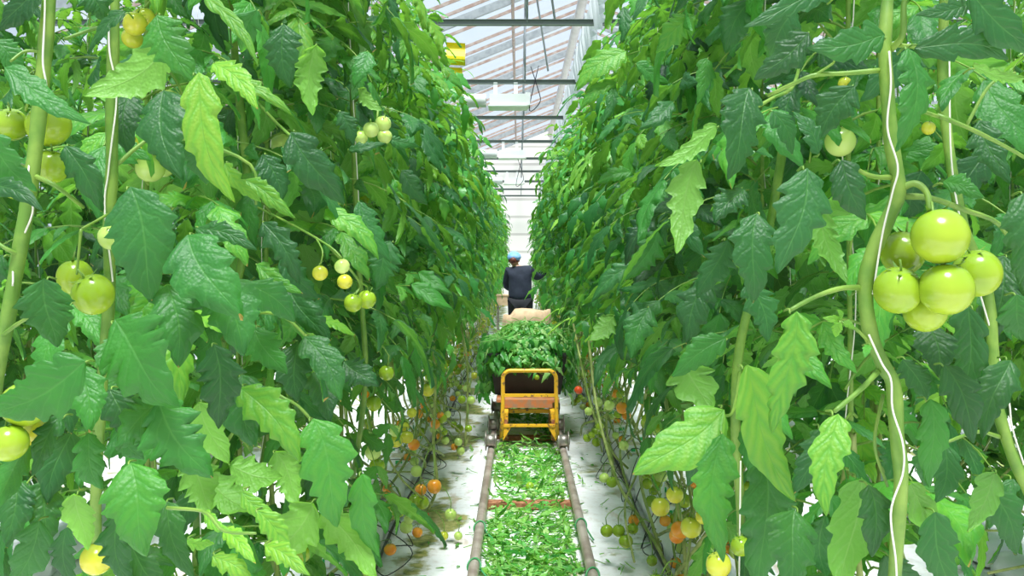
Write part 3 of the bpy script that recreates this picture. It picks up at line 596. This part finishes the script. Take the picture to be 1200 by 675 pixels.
# green plastic ties round the rails
M['tie']=simple('green_tape',(.04,.26,.08),.45)
for k,(x,py,lab) in enumerate(((-.212,613,'green tie looped round the left rail, farther of two'),(-.212,657,'green tie looped round the left rail, nearest the bottom edge'),(.339,610,'green tie round the right rail, farther one'),(.339,668,'green tie round the right rail by the bottom edge'))):
    Y=1.42*F/(py-VY); mb=MB(); a=np.linspace(-.5,3.7,16); mb.tube(np.stack([x+.031*np.cos(a),np.full(16,Y)+.02*np.sin(a*1.3),.055+.031*np.sin(a)],1),.005,6)
    mb.tube(spline([(x+.03,Y,.04),(x+.07,Y-.05,.012),(x+.12,Y-.10,.010)] if x<0 else [(x+.03,Y,.04),(x+.05,Y-.05,.012),(x+.06,Y-.12,.010)],8),.005,6)
    tag(mb.build('rail_tie',M['tie'],smooth=True),lab,'tie')

# ------------------------------------------------------------------ growing beds along the rows
M['film']=simple('white_film',(.86,.87,.90),.35,c2=(.74,.76,.80),scale=6,bump=.5)
M['wool']=simple('substrate_block',(.78,.70,.56),.9,c2=(.62,.54,.42),scale=40,bump=.3)
M['mark']=simple('green_print',(.02,.42,.10),.5)
M['hose']=simple('black_hose',(.018,.018,.02),.45)
M['white']=simple('white_plastic',(.82,.82,.80),.4)
for sx,side in ((-.86,'left'),(.87,'right'),(-2.35,'far left'),(2.4,'far right')):
    far='far' in side
    for k in range(20 if not far else 8):
        y0=1.5+k*1.55; n=14; mb=MB(); V=[]
        pr=[(-.13,0),(-.135,.05),(-.11,.095),(-.05,.11),(.05,.11),(.11,.095),(.135,.05),(.13,0)]; r=np.random.default_rng(k+int(sx*100)+900)
        for j in range(n):
            y=y0+1.5*j/(n-1); e=1 if 0<j<n-1 else .86
            for (x,z) in pr: V.append((sx+x*e+r.normal(0,.004),y,z*e+r.normal(0,.003)*(z>0)))
        m_=len(pr); i=(np.arange(n-1)[:,None]*m_+np.arange(m_-1)).ravel()
        mb.add(V,np.stack([i,i+1,i+m_+1,i+m_],1)[:,::-1]); b=mb.n-len(V); mb.f+=[[b+q for q in range(m_)],[b+(n-1)*m_+q for q in range(m_)][::-1]]; mb.m+=[0,0]
        o=mb.build('growing_slab',M['film'],smooth=True)
        tag(o,'white film wrapped growing slab on the ground under the %s tomato row'%side if not far else 'white growing slab on the ground in the next row beyond the %s row'%side.split()[1],'growing slab','growing slabs of the %s row'%side)
    if far: continue
    proto=None
    for k in range(34):
        y=2.6+k*.42
        lab,grp='pale substrate cube with green print standing on the %s growing slabs'%side,'substrate cubes of the %s row'%side
        if proto is None:
            root=empty('substrate_cube'); b=MB(); b.box((0,0,.035),(.10,.10,.07)); reg(root,b.build('block',M['wool'],root))
            b=MB(); b.box((0,0,.035),(.104,.104,.056)); reg(root,b.build('wrapper',M['white'],root))
            for fx in (-1,1):
                b=MB(); a=np.linspace(.5,5.9,12); b.tube(np.stack([np.full(12,fx*.0535),.017*np.cos(a),.036+.014*np.sin(a)],1),.0035,5); b.tube([(fx*.0535,.004,.036),(fx*.0535,.018,.036)],.0035,5)
                reg(root,b.build('printed_mark',M['mark'],root))
            b=MB(); b.box((0,-.0535,.03),(.03,.003,.024)); b.box((.025,-.0535,.034),(.010,.003,.02)); reg(root,b.build('printed_mark',M['mark'],root))
            proto=root; o=root
        else: o=copy_tree(proto)
        o.location=(sx+(.05 if k%2 else -.05),y,.113); o.rotation_euler=(0,0,rg.uniform(-.2,.2)); tag(o,lab,'substrate cube',grp)
    ir=empty('drip_line',(sx,3,0)); tag(ir,'black drip irrigation hose with looping feeder tubes along the %s row'%side,'hose')
    ax=.17 if side=='left' else -.16
    mb=MB(); mb.tube([(ax+.012*math.sin(q*2.1),q-3,.016) for q in np.linspace(1.5,31,120)],.009,8); mb.build('main_hose',M['hose'],ir,True)
    r=np.random.default_rng(5 if ax>0 else 6)
    for k in range(40):
        y=2.5+k*.4+r.uniform(-.1,.1); s=1 if ax>0 else -1
        p=[(ax,y-3,.02),(ax+s*r.uniform(.03,.12),y-3-r.uniform(.05,.2),r.uniform(.02,.2)),(ax+s*r.uniform(.04,.18),y-3-r.uniform(-.1,.2),r.uniform(.02,.1)),(ax-s*.05,y-3+.12,r.uniform(.16,.32)),(-.03*s,y-3+r.uniform(.0,.15),.18)]
        mb=MB(); mb.tube(spline(p,22),.0028,6); mb.build('feeder_tube',M['hose'],ir,True)

# ------------------------------------------------------------------ cart
M['yellow']=simple('yellow_paint',(.80,.42,.02),.45,c2=(.22,.10,.04),scale=34,thr=(.58,.66),bump=.1)
M['deckrust']=simple('rusted_orange',(.55,.17,.05),.7,c2=(.35,.20,.12),scale=20,bump=.2)
M['steel']=simple('worn_steel',(.42,.39,.35),.42,.7,c2=(.25,.22,.19),scale=20)
M['black']=simple('black_plastic',(.012,.012,.013),.45,c2=(.03,.03,.03),scale=5)
cart=empty('rail_cart',(.06,7.15,0)); tag(cart,'yellow chipped-paint rail cart with upright tube handle standing on the pipe rails','cart')
cx=.0725-.06
def wp(px,py,Y): q=at(px,py,Y); return (q[0]-.06,q[1]-7.15,q[2])
mb=MB(); xl,xr=-.126-.06+.005,.284-.06; zt=.665; rc=.06; pts=[(xl-.01,0,.15),(xl-.004,0,.3),(xl,0,.5)]
pts+=[(xl+rc-rc*math.cos(a),0,zt-rc+rc*math.sin(a)) for a in np.linspace(0,PI/2,7)]+[(xr-rc+rc*math.sin(a),0,zt-rc+rc*math.cos(a)) for a in np.linspace(0,PI/2,7)]+[(xr,0,.5),(xr+.004,0,.3),(xr+.01,0,.15)]
mb.tube(pts,.0155,12); mb.build('handle_frame',M['yellow'],cart,True)
for z,h,n,m_ in ((.478,.022,'crossbar','yellow'),(.248,.020,'crossbar','yellow')):
    mb=MB(); mb.box((cx,0,z),(xr-xl,.022,h)); mb.build(n,M[m_],cart)
for sg,x in ((1,xl),(-1,xr)):
    mb=MB(); t=.004; V=[(x,-t,.24),(x+sg*.065,-t,.24),(x,-t,.13),(x,t,.24),(x+sg*.065,t,.24),(x,t,.13)]
    mb.poly(V,[(0,1,2),(3,5,4),(0,3,4,1),(1,4,5,2),(2,5,3,0)]); mb.build('gusset',M['yellow'],cart)
mb=MB(); mb.box((cx,.34,.365),(.39,.045,.065)); mb.build('deck_edge',M['deckrust'],cart)
mb=MB()
for x in (xl+.02,xr-.02): mb.box((x,1.,.30),(.035,1.95,.05))
mb.box((cx,.37,.30),(.40,.03,.03)); mb.build('chassis',M['yellow'],cart)
for x in (xl+.02,xr-.02):
    for y in (.05,.72,1.7):
        mb=MB(); mb.box((x,y,.21),(.03,.06,.16)); mb.build('wheel_bracket',M['rust'],cart)
mb=MB(); mb.box((cx,1.15,.385),(.50,1.65,.02)); mb.build('deck',M['deckrust'],cart)
for y in (.02,.74,1.72):
    for xa,xb in ((-.30,xl+.0),(xr-.0,.31)):
        mb=MB(); mb.tube([(xa,y,.128),(xb,y,.128)],.010,10); mb.build('axle',M['steel'],cart,True)
    for x,sg in ((-.272,-1),(.279,1)):
        mb=MB(); mb.lathe([(.004,-.045),(.050,-.045),(.056,-.040),(.056,-.030),(.046,-.024),(.046,.030),(.050,.032),(.075,.036),(.076,.044),(.03,.045),(.03,.05),(.004,.05)][::1] if sg>0 else [(.004,-.05),(.03,-.05),(.03,-.045),(.076,-.044),(.075,-.036),(.050,-.032),(.046,-.030),(.046,.024),(.056,.030),(.056,.040),(.050,.045),(.004,.045)],(x,y,.128),'x',28)
        mb.build('wheel',M['steel'],cart,True)
# black bin
bn=empty('plastic_bin',(.075,8.35,.395)); tag(bn,'black plastic bin on the yellow cart, filled over the rim with cut leaves','bin')
mb=MB(); w0,w1,d0,d1,h=.27,.32,.58,.64,.34
V=[(-w0,-d0,0),(w0,-d0,0),(w0,d0,0),(-w0,d0,0),(-w1,-d1,h),(w1,-d1,h),(w1,d1,h),(-w1,d1,h),(-w0+.01,-d0+.01,.01),(w0-.01,-d0+.01,.01),(w0-.01,d0-.01,.01),(-w0+.01,d0-.01,.01),(-w1+.012,-d1+.012,h),(w1-.012,-d1+.012,h),(w1-.012,d1-.012,h),(-w1+.012,d1-.012,h)]
mb.poly(V,[(0,3,2,1),(0,1,5,4),(1,2,6,5),(2,3,7,6),(3,0,4,7),(8,9,10,11),(8,12,13,9),(9,13,14,10),(10,14,15,11),(11,15,12,8)]); mb.build('tub',M['black'],bn)
mb=MB()
for a,b in (((-w1,-d1,h),(w1,-d1,h)),((w1,-d1,h),(w1,d1,h)),((w1,d1,h),(-w1,d1,h)),((-w1,d1,h),(-w1,-d1,h))): mb.bar(a,b,.03,.022)
mb.build('rim',M['black'],bn)
mb=MB()
for k in range(9): x=-.24+k*.06; mb.bar((x,-.586,.03),(x*1.12,-.632,.31),.010,.008)
mb.build('rib',M['black'],bn)
# heap: leaves on a mound
r=np.random.default_rng(31); mb=MB()
mb_core=[]
def heap_h(x,y): 
    u=(x-.07)/.40; v=(y-8.3)/.80; q=1-(u*u+v*v); return .62+.36*max(q,0)**.6 if q>-.25 else None
for k in range(2600):
    x=.07+r.normal(0,.22); y=8.3+r.normal(0,.42); u=(x-.07)/.44; v=(y-8.3)/.80
    if u*u+v*v>1.05: continue
    z=.64+(.30+.06*u)*max(1-(u*u+v*v),0)**.5*r.uniform(.75,1.06)*(1+.10*math.sin(x*11+y*7))
    B=BANKM; V,Fc,uv=B[r.integers(len(B))]; az=r.uniform(0,6.28)
    nr=np.array([u,v*.9-.25,.8])+r.normal(0,.4,3); d=np.array([math.cos(az),math.sin(az),-.4-u*u]); s=r.uniform(.05,.14)
    mb.add(V*np.array([r.uniform(.5,1.1),1,1.5])@frame(d,nr).T*s+np.array([x,y,z]),Fc,uv,float(np.clip(r.normal(.58,.28),0,1)))
    if r.random()<.12: q=np.array([x,y,z]); e=q+np.array([math.cos(az)*.12,math.sin(az)*.12,r.uniform(-.02,.06)]); mb.tube([q,(q+e)/2+r.normal(0,.01,3),e],.003,5,tone=.85,cap=False)
for k in range(650):                    # spilling over both sides and the front
    sd=r.choice([-1,1,0]); 
    if sd: x=.07+sd*r.uniform(.30,.40); y=r.uniform(7.65,9.); z=.82-.42*r.random()**(1.3 if sd<0 else 2.2)
    else: x=r.uniform(-.24,.36); y=7.72-r.uniform(0,.04); z=.86-.22*r.random()**1.5
    V,Fc,uv=BANKM[r.integers(len(BANKM))]; d=np.array([sd*.4+r.normal(0,.5),r.normal(0,.5)-.2,-1.]); nr=np.array([sd*.8,-.8,.3])+r.normal(0,.4,3)
    mb.add(V@frame(d,nr).T*r.uniform(.06,.14)+np.array([x,y,z]),Fc,uv,float(np.clip(r.normal(.4,.25),0,1)))
o=mb.build('leaf_heap',M['cut'],smooth=True); tag(o,'heap of freshly cut tomato leaves piled above the black bin on the cart','leaves',kind='stuff')
o=add_tomato(None,tuple(at(614,390,8.2)),.028,'orange',name='picked_tomato'); tag(o,'small orange tomato lying in the heap of cut leaves','tomato')
o=add_tomato(None,tuple(at(629,442,7.62)),.022,'green',name='picked_tomato'); tag(o,'small pale green tomato hanging out over the front of the black bin','tomato')
# tan sacking behind the heap
M['sack']=simple('tan_sacking',(.62,.44,.28),.85,c2=(.48,.33,.20),scale=12,bump=.4)
mb=MB(); n=22; V=[]; prof=[(0,.40),(1,.62),(1.02,.80),(1.0,.93),(.96,1.0),(.86,1.0),(.70,.98),(.5,.94),(.2,.92)]
for rr,z in prof:
    for j in range(n):
        a=2*PI*j/n; k=1+.05*math.sin(3*a+z*6)+.03*math.sin(7*a)
        V.append((.085+.245*rr*k*np.sign(math.cos(a))*abs(math.cos(a))**.7,9.55+.26*rr*k*math.sin(a),z+.012*math.sin(4*a+1)-(.05 if math.cos(a)<-.6 else 0)))
V.append((.085,9.55,.95)); k=np.arange(n); mb.add(V,np.concatenate([np.stack([i*n+k,i*n+(k+1)%n,(i+1)*n+(k+1)%n,(i+1)*n+k],1) for i in range(len(prof)-1)]))
b=len(prof)-1
for j in range(n): mb.f.append([b*n+j,b*n+(j+1)%n,(b+1)*n]); mb.m.append(0)
tag(mb.build('sack',M['sack'],smooth=True),'full tan sack with rounded top standing behind the leaf heap','sack')
# second trolley beyond
st=empty('harvest_trolley',(-.05,11.,0)); 
tag(st,'low harvest trolley beyond the sack with a tan box top left of the person','trolley')
mb=MB(); mb.box((-.19,4.9,.84),(.26,.42,.16)); mb.box((-.19,4.9,.925),(.28,.44,.015)); mb.build('box',M['sack'],st)
mb=MB()
for x in (-.30,-.08):
    for y in (4.72,5.08): mb.box((x,y,.43),(.03,.03,.68))
mb.box((.03,4.9,.12),(.62,.4,.03)); mb.build('frame',M['steel'],st)
for x in (-.20,.345):
    mb=MB(); mb.lathe([(.002,-.02),(.05,-.02),(.05,.02),(.002,.02)],(x,4.9,.125),'x',16); mb.build('wheel',M['steel'],st,True)

# ------------------------------------------------------------------ person
M['navy']=simple('navy_cloth',(.012,.018,.038),.8,c2=(.022,.030,.055),scale=10,bump=.2)
M['trouser']=simple('black_cloth',(.010,.011,.016),.85)
M['skin']=simple('skin',(.60,.33,.22),.5)
M['hair']=simple('brown_hair',(.16,.035,.02),.5,c2=(.09,.02,.012),scale=60)
M['cap']=simple('blue_cap',(.20,.44,.85),.8,c2=(.32,.54,.90),scale=20,bump=.2)
M['boot']=simple('boot',(.03,.03,.03),.5)
def skin(name,verts,edges,m,parent,rad,root=0,sub=2):
    me=bpy.data.meshes.new(name); me.from_pydata([tuple(v) for v in verts],edges,[]); me.materials.append(m)
    o=bpy.data.objects.new(name,me); COL.objects.link(o); o.parent=parent
    o.modifiers.new('Skin','SKIN').use_smooth_shade=True
    for k,v in enumerate(me.skin_vertices[0].data):
        rr=rad[k]; v.radius=rr if isinstance(rr,tuple) else (rr,rr); v.use_root=(k==root)
    s=o.modifiers.new('S','SUBSURF'); s.levels=sub; s.render_levels=sub; return o
PP=(.02,14.3,0); pe=empty('person',PP); 
tag(pe,'person in navy jacket and light blue cap seen from behind, reaching into the right row','person')
bv=[(0,0,.93),(.0,.0,1.08),(0,.01,1.22),(-.02,.02,1.34),(-.06,.03,1.42),(-.085,.05,1.50),      # 0-5 spine, neck, head base
    (-.17,.02,1.35),(-.22,.10,1.12),(-.12,.28,1.06),(-.05,.34,1.08),                           # 6-9 left arm bent forward
    (.14,.02,1.36),(.27,.14,1.24),(.40,.26,1.36),(.45,.36,1.40),                             # 10-13 right arm reaching
    (-.09,0,.86),(-.10,.01,.48),(-.11,-.02,.10),(-.11,.10,.05),                                # 14-17 left leg
    (.09,0,.86),(.11,.02,.48),(.12,-.02,.10),(.12,.10,.05)]                                    # 18-21
be=[(0,1),(1,2),(2,3),(3,4),(4,5),(3,6),(6,7),(7,8),(8,9),(3,10),(10,11),(11,12),(12,13),(0,14),(14,15),(15,16),(16,17),(0,18),(18,19),(19,20),(20,21)]
br=[(.16,.11),(.13,.10),(.15,.11),(.12,.09),.05,.05,.06,.045,.035,.026,.06,.045,.035,.026,.09,.062,.042,.035,.09,.062,.042,.035]
skin('body',bv,be,M['skin'],pe,br)
jr=[(.215,.15),(.185,.135),(.20,.14),(.16,.115),.066]
skin('jacket',[(0,0,.84)]+bv[1:4]+[(-.045,.025,1.39)]+bv[6:9]+bv[10:13],[(0,1),(1,2),(2,3),(3,4),(3,5),(5,6),(6,7),(3,8),(8,9),(9,10)],M['navy'],pe,jr+[.085,.062,.05,.085,.062,.05])
skin('trousers',[(0,0,.93)]+[bv[i] for i in (14,15,16,18,19,20)],[(0,1),(1,2),(2,3),(0,4),(4,5),(5,6)],M['trouser'],pe,[(.16,.13),.115,.085,.06,.125,.085,.06])
for s in (-1,1):
    mb=MB(); a=(-.11 if s<0 else .12); mb.lathe([(.002,.0),(.05,.0),(.055,.03),(.05,.10),(.045,.2)],(a,-.01,0),'z',16); mb.box((a,.09,.03),(.085,.16,.06)); mb.build('boot',M['boot'],pe,True)
# head with face turned away and slightly right
def ell(mb,c,r,seg=20,ring=14,fn=None):
    V=[]
    for i in range(ring+1):
        p=PI*i/ring
        for j in range(seg):
            a=2*PI*j/seg; v=np.array([math.sin(p)*math.cos(a),math.sin(p)*math.sin(a),math.cos(p)])
            if fn: v=fn(v)
            V.append(v*np.array(r)+np.array(c))
    k=np.arange(seg); mb.add(V,np.concatenate([np.stack([i*seg+k,(i+1)*seg+k,(i+1)*seg+(k+1)%seg,i*seg+(k+1)%seg],1) for i in range(ring)]))
hc=np.array([-.09,.06,1.525])
mb=MB(); ell(mb,hc,(.075,.095,.112),fn=lambda v:v*np.array([1-.22*max(0,-v[2]),1-.1*max(0,-v[2]),1])); 
dirf=np.array([.35,.94,0]); dirf/=np.linalg.norm(dirf); sd=np.array([dirf[1],-dirf[0],0])
ell(mb,hc+dirf*.098+np.array([0,0,-.015]),(.013,.016,.022),10,8)                                  # nose
for s in (-1,1): ell(mb,hc+sd*s*.078+np.array([0,0,-.01]),(.012,.02,.030),10,8)                     # ears
mb.build('head',M['skin'],pe,True)
mb=MB()
for s in (-1,1): ell(mb,hc+dirf*.088+sd*s*.03+np.array([0,0,.008]),(.012,.008,.007),10,8)
mb.build('eye',M['trouser'],pe,True)
mb=MB(); ell(mb,hc+dirf*.088+np.array([0,0,-.055]),(.022,.010,.007),10,8); mb.build('mouth',M['deckrust'],pe,True)
mb=MB(); ell(mb,hc+np.array([-.01,-.012,-.01]),(.084,.095,.10),fn=lambda v:v*np.array([1,1 if v[1]<.1 else .8,1 if v[2]>0 else .62])); ell(mb,hc+np.array([-.015,-.125,-.012]),(.050,.040,.046),fn=lambda v:v*(1+.05*math.sin(v[2]*14))); mb.build('hair',M['hair'],pe,True)
mb=MB(); ell(mb,hc+np.array([-.005,-.008,.03]),(.105,.118,.098),24,16,fn=lambda v:v*np.array([1+.04*math.sin(v[0]*9),1,1]) if v[2]>-.35 else v*np.array([.93,.93,.8]))
ell(mb,hc+dirf*.12+np.array([0,0,.035]),(.07,.06,.010),16,8); mb.build('cap',M['cap'],pe,True)
for s,(w,d) in ((-1,(bv[9],(.5,.8,.1))),(1,(bv[13],(.75,.6,.35)))):              # hands
    d=np.array(d); d/=np.linalg.norm(d); w=np.array(w); up=np.array([0,0,1.]); sx_=np.cross(d,up); sx_/=np.linalg.norm(sx_); mb=MB()
    ell(mb,w+d*.035,(.036,.045,.022),14,10)
    for k,L in enumerate((.062,.072,.068,.052)):
        b0=w+d*.065+sx_*(k-1.5)*.018; mb.tube(spline([b0,b0+d*L*.5+up*.004,b0+d*L*.85-up*.014,b0+d*L*.95-up*.03],8),[.0085,.0085,.008,.008,.0075,.0075,.007,.006],8)
    b0=w+d*.02-sx_*s*.03; mb.tube(spline([b0,b0-sx_*s*.025+d*.025,b0-sx_*s*.022+d*.05-up*.01],7),[.011,.0105,.010,.0095,.009,.0085,.007],8)
    mb.build('hand',M['skin'],pe,True)

# ------------------------------------------------------------------ greenhouse shell
RX,RZ,EL,ER,EZ=1.15,6.2,-4.85,7.15,3.8; Y0,Y1=-2.,33.5
def glass_mat(name,t=.93,c=(.80,.88,.95)):
    m,nt=mat(name); L=nt.links; a=N(nt,'ShaderNodeBsdfTransparent'); b=N(nt,'ShaderNodeBsdfTranslucent'); b.inputs[0].default_value=(*c,1); g_=N(nt,'ShaderNodeBsdfGlossy'); g_.inputs['Roughness'].default_value=.15
    df=N(nt,'ShaderNodeBsdfDiffuse'); df.inputs[0].default_value=(.8,.82,.85,1)
    x=N(nt,'ShaderNodeMixShader'); x.inputs[0].default_value=t; L.new(b.outputs[0],x.inputs[1]); L.new(a.outputs[0],x.inputs[2])
    y=N(nt,'ShaderNodeMixShader'); y.inputs[0].default_value=.06; L.new(x.outputs[0],y.inputs[1]); L.new(g_.outputs[0],y.inputs[2])
    a.inputs[0].default_value=(.84,.91,.98,1)
    o=N(nt,'ShaderNodeOutputMaterial'); L.new(y.outputs[0],o.inputs[0]); return m
M['glass']=glass_mat('roof_glass'); M['galv']=simple('galvanised',(.36,.38,.39),.5,.3,c2=(.28,.30,.31),scale=12)
M['bar']=simple('red_brown_bar',(.32,.21,.17),.6,c2=(.42,.34,.30),scale=8)
M['tie_beam']=simple('grey_green_steel',(.18,.21,.19),.5,.2)
ce=empty('ceiling'); ce['kind']='structure'
for xe in (EL,ER):
    mb=MB(); q=np.array([xe,0,EZ]); p=np.array([RX,0,RZ]); mb.poly([(xe,Y0,EZ+.06),(RX,Y0,RZ+.06),(RX,Y1,RZ+.06),(xe,Y1,EZ+.06)],[(0,1,2,3)]); mb.build('roof_glazing',M['glass'],ce)
    mb=MB(); y=Y0+.3
    k=0
    while y<Y1:
        if k%5: mb.bar((xe,y,EZ),(RX,y,RZ),.028,.05)
        y+=.6; k+=1
    mb.build('glazing_bars',M['bar'],ce)
mb=MB(); mb.box((RX,(Y0+Y1)/2,RZ+.03),(.12,Y1-Y0,.08)); mb.build('ridge_beam',M['tie_beam'],ce)
for (x,dz,n_) in ((-.10,-.05,'p'),(-2.6,-.05,'p'),(3.6,-.05,'p')):
    z=RZ-abs(x-RX)*.4+dz; mb=MB(); mb.tube([(x,Y0,z),(x,Y1,z)],.028,8); mb.build('purlin',M['bar'],ce,True)
pp=MB(); pp.tube([(RX-.05,Y0,RZ-.22),(RX-.05,Y1-.2,RZ-.22)],.085,20); o=pp.build('ridge_pipe',simple('pale_pipe',(.52,.48,.46),.5,c2=(.60,.57,.55),scale=4),smooth=True); tag(o,'thick pale pipe running the length of the roof under the ridge','pipe')
cp=MB(); cp.tube([(.085,Y0,4.75),(.085,Y1-.2,4.75)],.017,8); o=cp.build('conduit',M['galv'],smooth=True); tag(o,'thin grey conduit pipe running lengthwise overhead, left of the thick pipe','pipe')
dist=['nearest','second nearest','third nearest','fourth','fifth','sixth','seventh','eighth','farthest']
for k in range(9):
    y=9.05+3*(k-0); 
    if y>Y1: break
    tr_=empty('roof_truss',(RX,y,EZ)); names=['nearest in view','next after the nearest, holding the white heater','third from the camera','fourth from the camera','fifth from the camera','sixth from the camera','seventh from the camera','eighth from the camera','last before the end wall']
    tag(tr_,'grey steel roof truss across the aisle, '+names[k],'roof truss')
    mb=MB(); mb.box((0,0,0),(12,.012,.05)); mb.box((0,0,.025),(12,.05,.006)); mb.box((0,0,-.025),(12,.05,.006)); mb.build('tie_beam',M['tie_beam'],tr_)
    for xe in (EL,ER): mb=MB(); mb.bar((xe-RX,0,.0),(0,0,RZ-EZ),.06,.13); mb.build('rafter',M['galv'],tr_)
    mb=MB(); mb.tube([(-1.07,0,.0),(-1.07,0,.95)],.012,8); mb.build('strut',M['galv'],tr_,True)
    if k<3:
        mb=MB(); mb.tube([(-.95,-1.2,2.0),(-.68,0,.75)],.016,8); mb.build('brace',M['galv'],tr_,True)
for y in (-.0,3.05,6.05):
    mb=MB()
    for xe in (EL,ER): mb.bar((xe,y,EZ),(RX,y,RZ),.06,.13)
    mb.build('rafter',M['galv'],ce)
# walls
for n_,x in (('wall_left',EL),('wall_right',ER)):
    mb=MB(); mb.poly([(x,Y0,0),(x,Y1,0),(x,Y1,EZ+.05),(x,Y0,EZ+.05)],[(0,1,2,3)]); w_=mb.build(n_,M['glass']); w_['kind']='structure'
def wall_mat():
    m,nt=mat('cream_slats'); L=nt.links; tc=N(nt,'ShaderNodeTexCoord'); sp=N(nt,'ShaderNodeSeparateXYZ'); L.new(tc.outputs['Object'],sp.inputs[0])
    f=math_(nt,'FRACT',math_(nt,'MULTIPLY',sp.outputs[2],1.6)); g_=math_(nt,'GREATER_THAN',f,.86)
    b=N(nt,'ShaderNodeBsdfPrincipled'); L.new(mixc(nt,g_,(.80,.76,.69),(.50,.46,.41)),b.inputs['Base Color']); b.inputs['Roughness'].default_value=.7
    t=N(nt,'ShaderNodeBsdfTranslucent'); t.inputs[0].default_value=(.95,.92,.86,1); x=N(nt,'ShaderNodeMixShader'); x.inputs[0].default_value=.22
    L.new(b.outputs[0],x.inputs[1]); L.new(t.outputs[0],x.inputs[2]); o=N(nt,'ShaderNodeOutputMaterial'); L.new(x.outputs[0],o.inputs[0]); return m
mb=MB(); mb.poly([(EL,Y1,0),(ER,Y1,0),(ER,Y1,EZ),(RX,Y1,RZ),(EL,Y1,EZ)],[(0,1,2,3,4)]); w_=mb.build('wall_back',wall_mat()); w_['kind']='structure'
# white heater boxes hung below the trusses
M['heater']=simple('white_enamel',(.80,.82,.78),.4)
for k,(y,lab) in enumerate(((12.05,'white box heater with round duct hung under the second truss, nearest of the row'),(18.05,'white box heater farther back, second of the overhead row'),(24.05,'white box heater farthest back in the overhead row'))):
    h=empty('unit_heater',(0,y,3.50)); tag(h,lab,'heater')
    mb=MB(); mb.box((-.14,0,.05),(.46,.34,.14)); mb.box((-.14,0,-.03),(.50,.38,.02)); mb.build('housing',M['heater'],h)
    mb=MB(); mb.lathe([(.002,-.24),(.10,-.24),(.10,-.2),(.085,-.2),(.085,.1),(.04,.1)],(-.52,0,.06),'x',24); mb.build('duct',M['heater'],h,True)
    for x in (-.30,-.04): mb=MB(); mb.box((x,0,.20),(.05,.04,.18)); mb.build('hanger',M['heater'],h)
    mb=MB(); mb.box((.115,0,.06),(.06,.30,.16)); mb.build('end_cover',M['white'],h)
# loose cables
for k,(px,py,Y,l,lab) in enumerate(((622,110,12.,.6,'thin black cable loop hanging beside the nearest white heater'),(606,205,18.,.6,'thin cable loop hanging beside the second white heater'))):
    a=at(px,py,Y); mb=MB(); mb.tube(spline([a+np.array([0,0,.35]),a+np.array([.08,0,.1]),a+np.array([.12,0,-.1]),a+np.array([-.02,0,-.2]),a+np.array([.1,0,.36])],20),.006,5); tag(mb.build('cable',M['hose'],smooth=True),lab,'cable')
# gathered white shade curtain along the right
cur=MB(); rr=np.random.default_rng(8); xs_=[];n=900; V=[]
ys=np.linspace(5.5,32,n)
for j,y in enumerate(ys):
    w=.05*math.sin(j*1.25)+.02*math.sin(j*.37); 
    for x,z in ((.76+w,4.1),(.74+w*.9,3.95),(.76+w*.7,3.74+.06*math.sin(j*.21))): V.append((x,y,z))
i=(np.arange(n-1)[:,None]*3+np.arange(2)).ravel(); cur.add(V,np.stack([i,i+1,i+4,i+3],1))
cur2=cur.build('shade_curtain',simple('white_net',(.86,.87,.88),.7),smooth=True); tag(cur2,'gathered white shade curtain strung along above the right row','curtain')
for sg,side in ((-1,'left'),(1,'right')):
    mb=MB(); 
    x=-.83 if sg<0 else .84
    mb.tube([(x,.5,3.3),(x,32.5,3.3)],.004,6); tag(mb.build('support_wire',M['galv'],smooth=True),'straight steel wire that the %s row twine hangs from'%side,'wire')
# yellow sticky traps
M['trap']=simple('yellow_card',(.90,.72,.01),.5)
for (px,y0,y1,Y,w,lab) in ((534,50,76,8.0,.16,'upper yellow sticky trap card hanging at the top of the left row'),(532,79,112,8.1,.14,'lower yellow sticky trap card hanging at the top of the left row')):
    a=at(px,y0,Y); b=at(px,y1,Y); mb=MB(); n=8; V=[]
    for j in range(n+1):
        t=j/n; z=a[2]+(b[2]-a[2])*t
        for s in (-1,1):
            for d in (0,.003): V.append((a[0]+s*w/2,Y+.02*math.sin(t*7)+d+s*.02,z))
    fs=[]
    for j in range(n):
        q=j*4; fs+=[(q,q+2,q+6,q+4),(q+1,q+5,q+7,q+3),(q,q+4,q+5,q+1),(q+2,q+3,q+7,q+6)]
    mb.poly(V,fs); tag(mb.build('sticky_trap',M['trap']),lab,'sticky trap')

# ------------------------------------------------------------------ light
w=bpy.data.worlds.new('World'); SC.world=w; w.use_nodes=True; nt=w.node_tree; nt.nodes.clear()
bg=N(nt,'ShaderNodeBackground'); tc=N(nt,'ShaderNodeTexCoord'); sp=N(nt,'ShaderNodeSeparateXYZ'); nt.links.new(tc.outputs['Generated'],sp.inputs[0])
nt.links.new(ramp(nt,sp.outputs[2],[(.0,(.76,.82,.88)),(.35,(.78,.88,.98)),(1,(.74,.87,1.))]),bg.inputs[0]); bg.inputs[1].default_value=.80
o=N(nt,'ShaderNodeOutputWorld'); nt.links.new(bg.outputs[0],o.inputs[0])
sl=bpy.data.lights.new('sun','SUN'); sl.energy=8.8; sl.angle=math.radians(16); sl.color=(1,.97,.90); so=bpy.data.objects.new('sun',sl); COL.objects.link(so); so.rotation_euler=(math.radians(20),0,0)
vs=SC.view_settings; vs.view_transform='Standard'; vs.look='None'; vs.gamma=1; vs.use_curve_mapping=False; vs.exposure=0.3
cy=SC.cycles; cy.max_bounces=8; cy.diffuse_bounces=4; cy.glossy_bounces=3; cy.transmission_bounces=6; cy.transparent_max_bounces=12
cy.caustics_reflective=False; cy.caustics_refractive=False; cy.sample_clamp_indirect=8
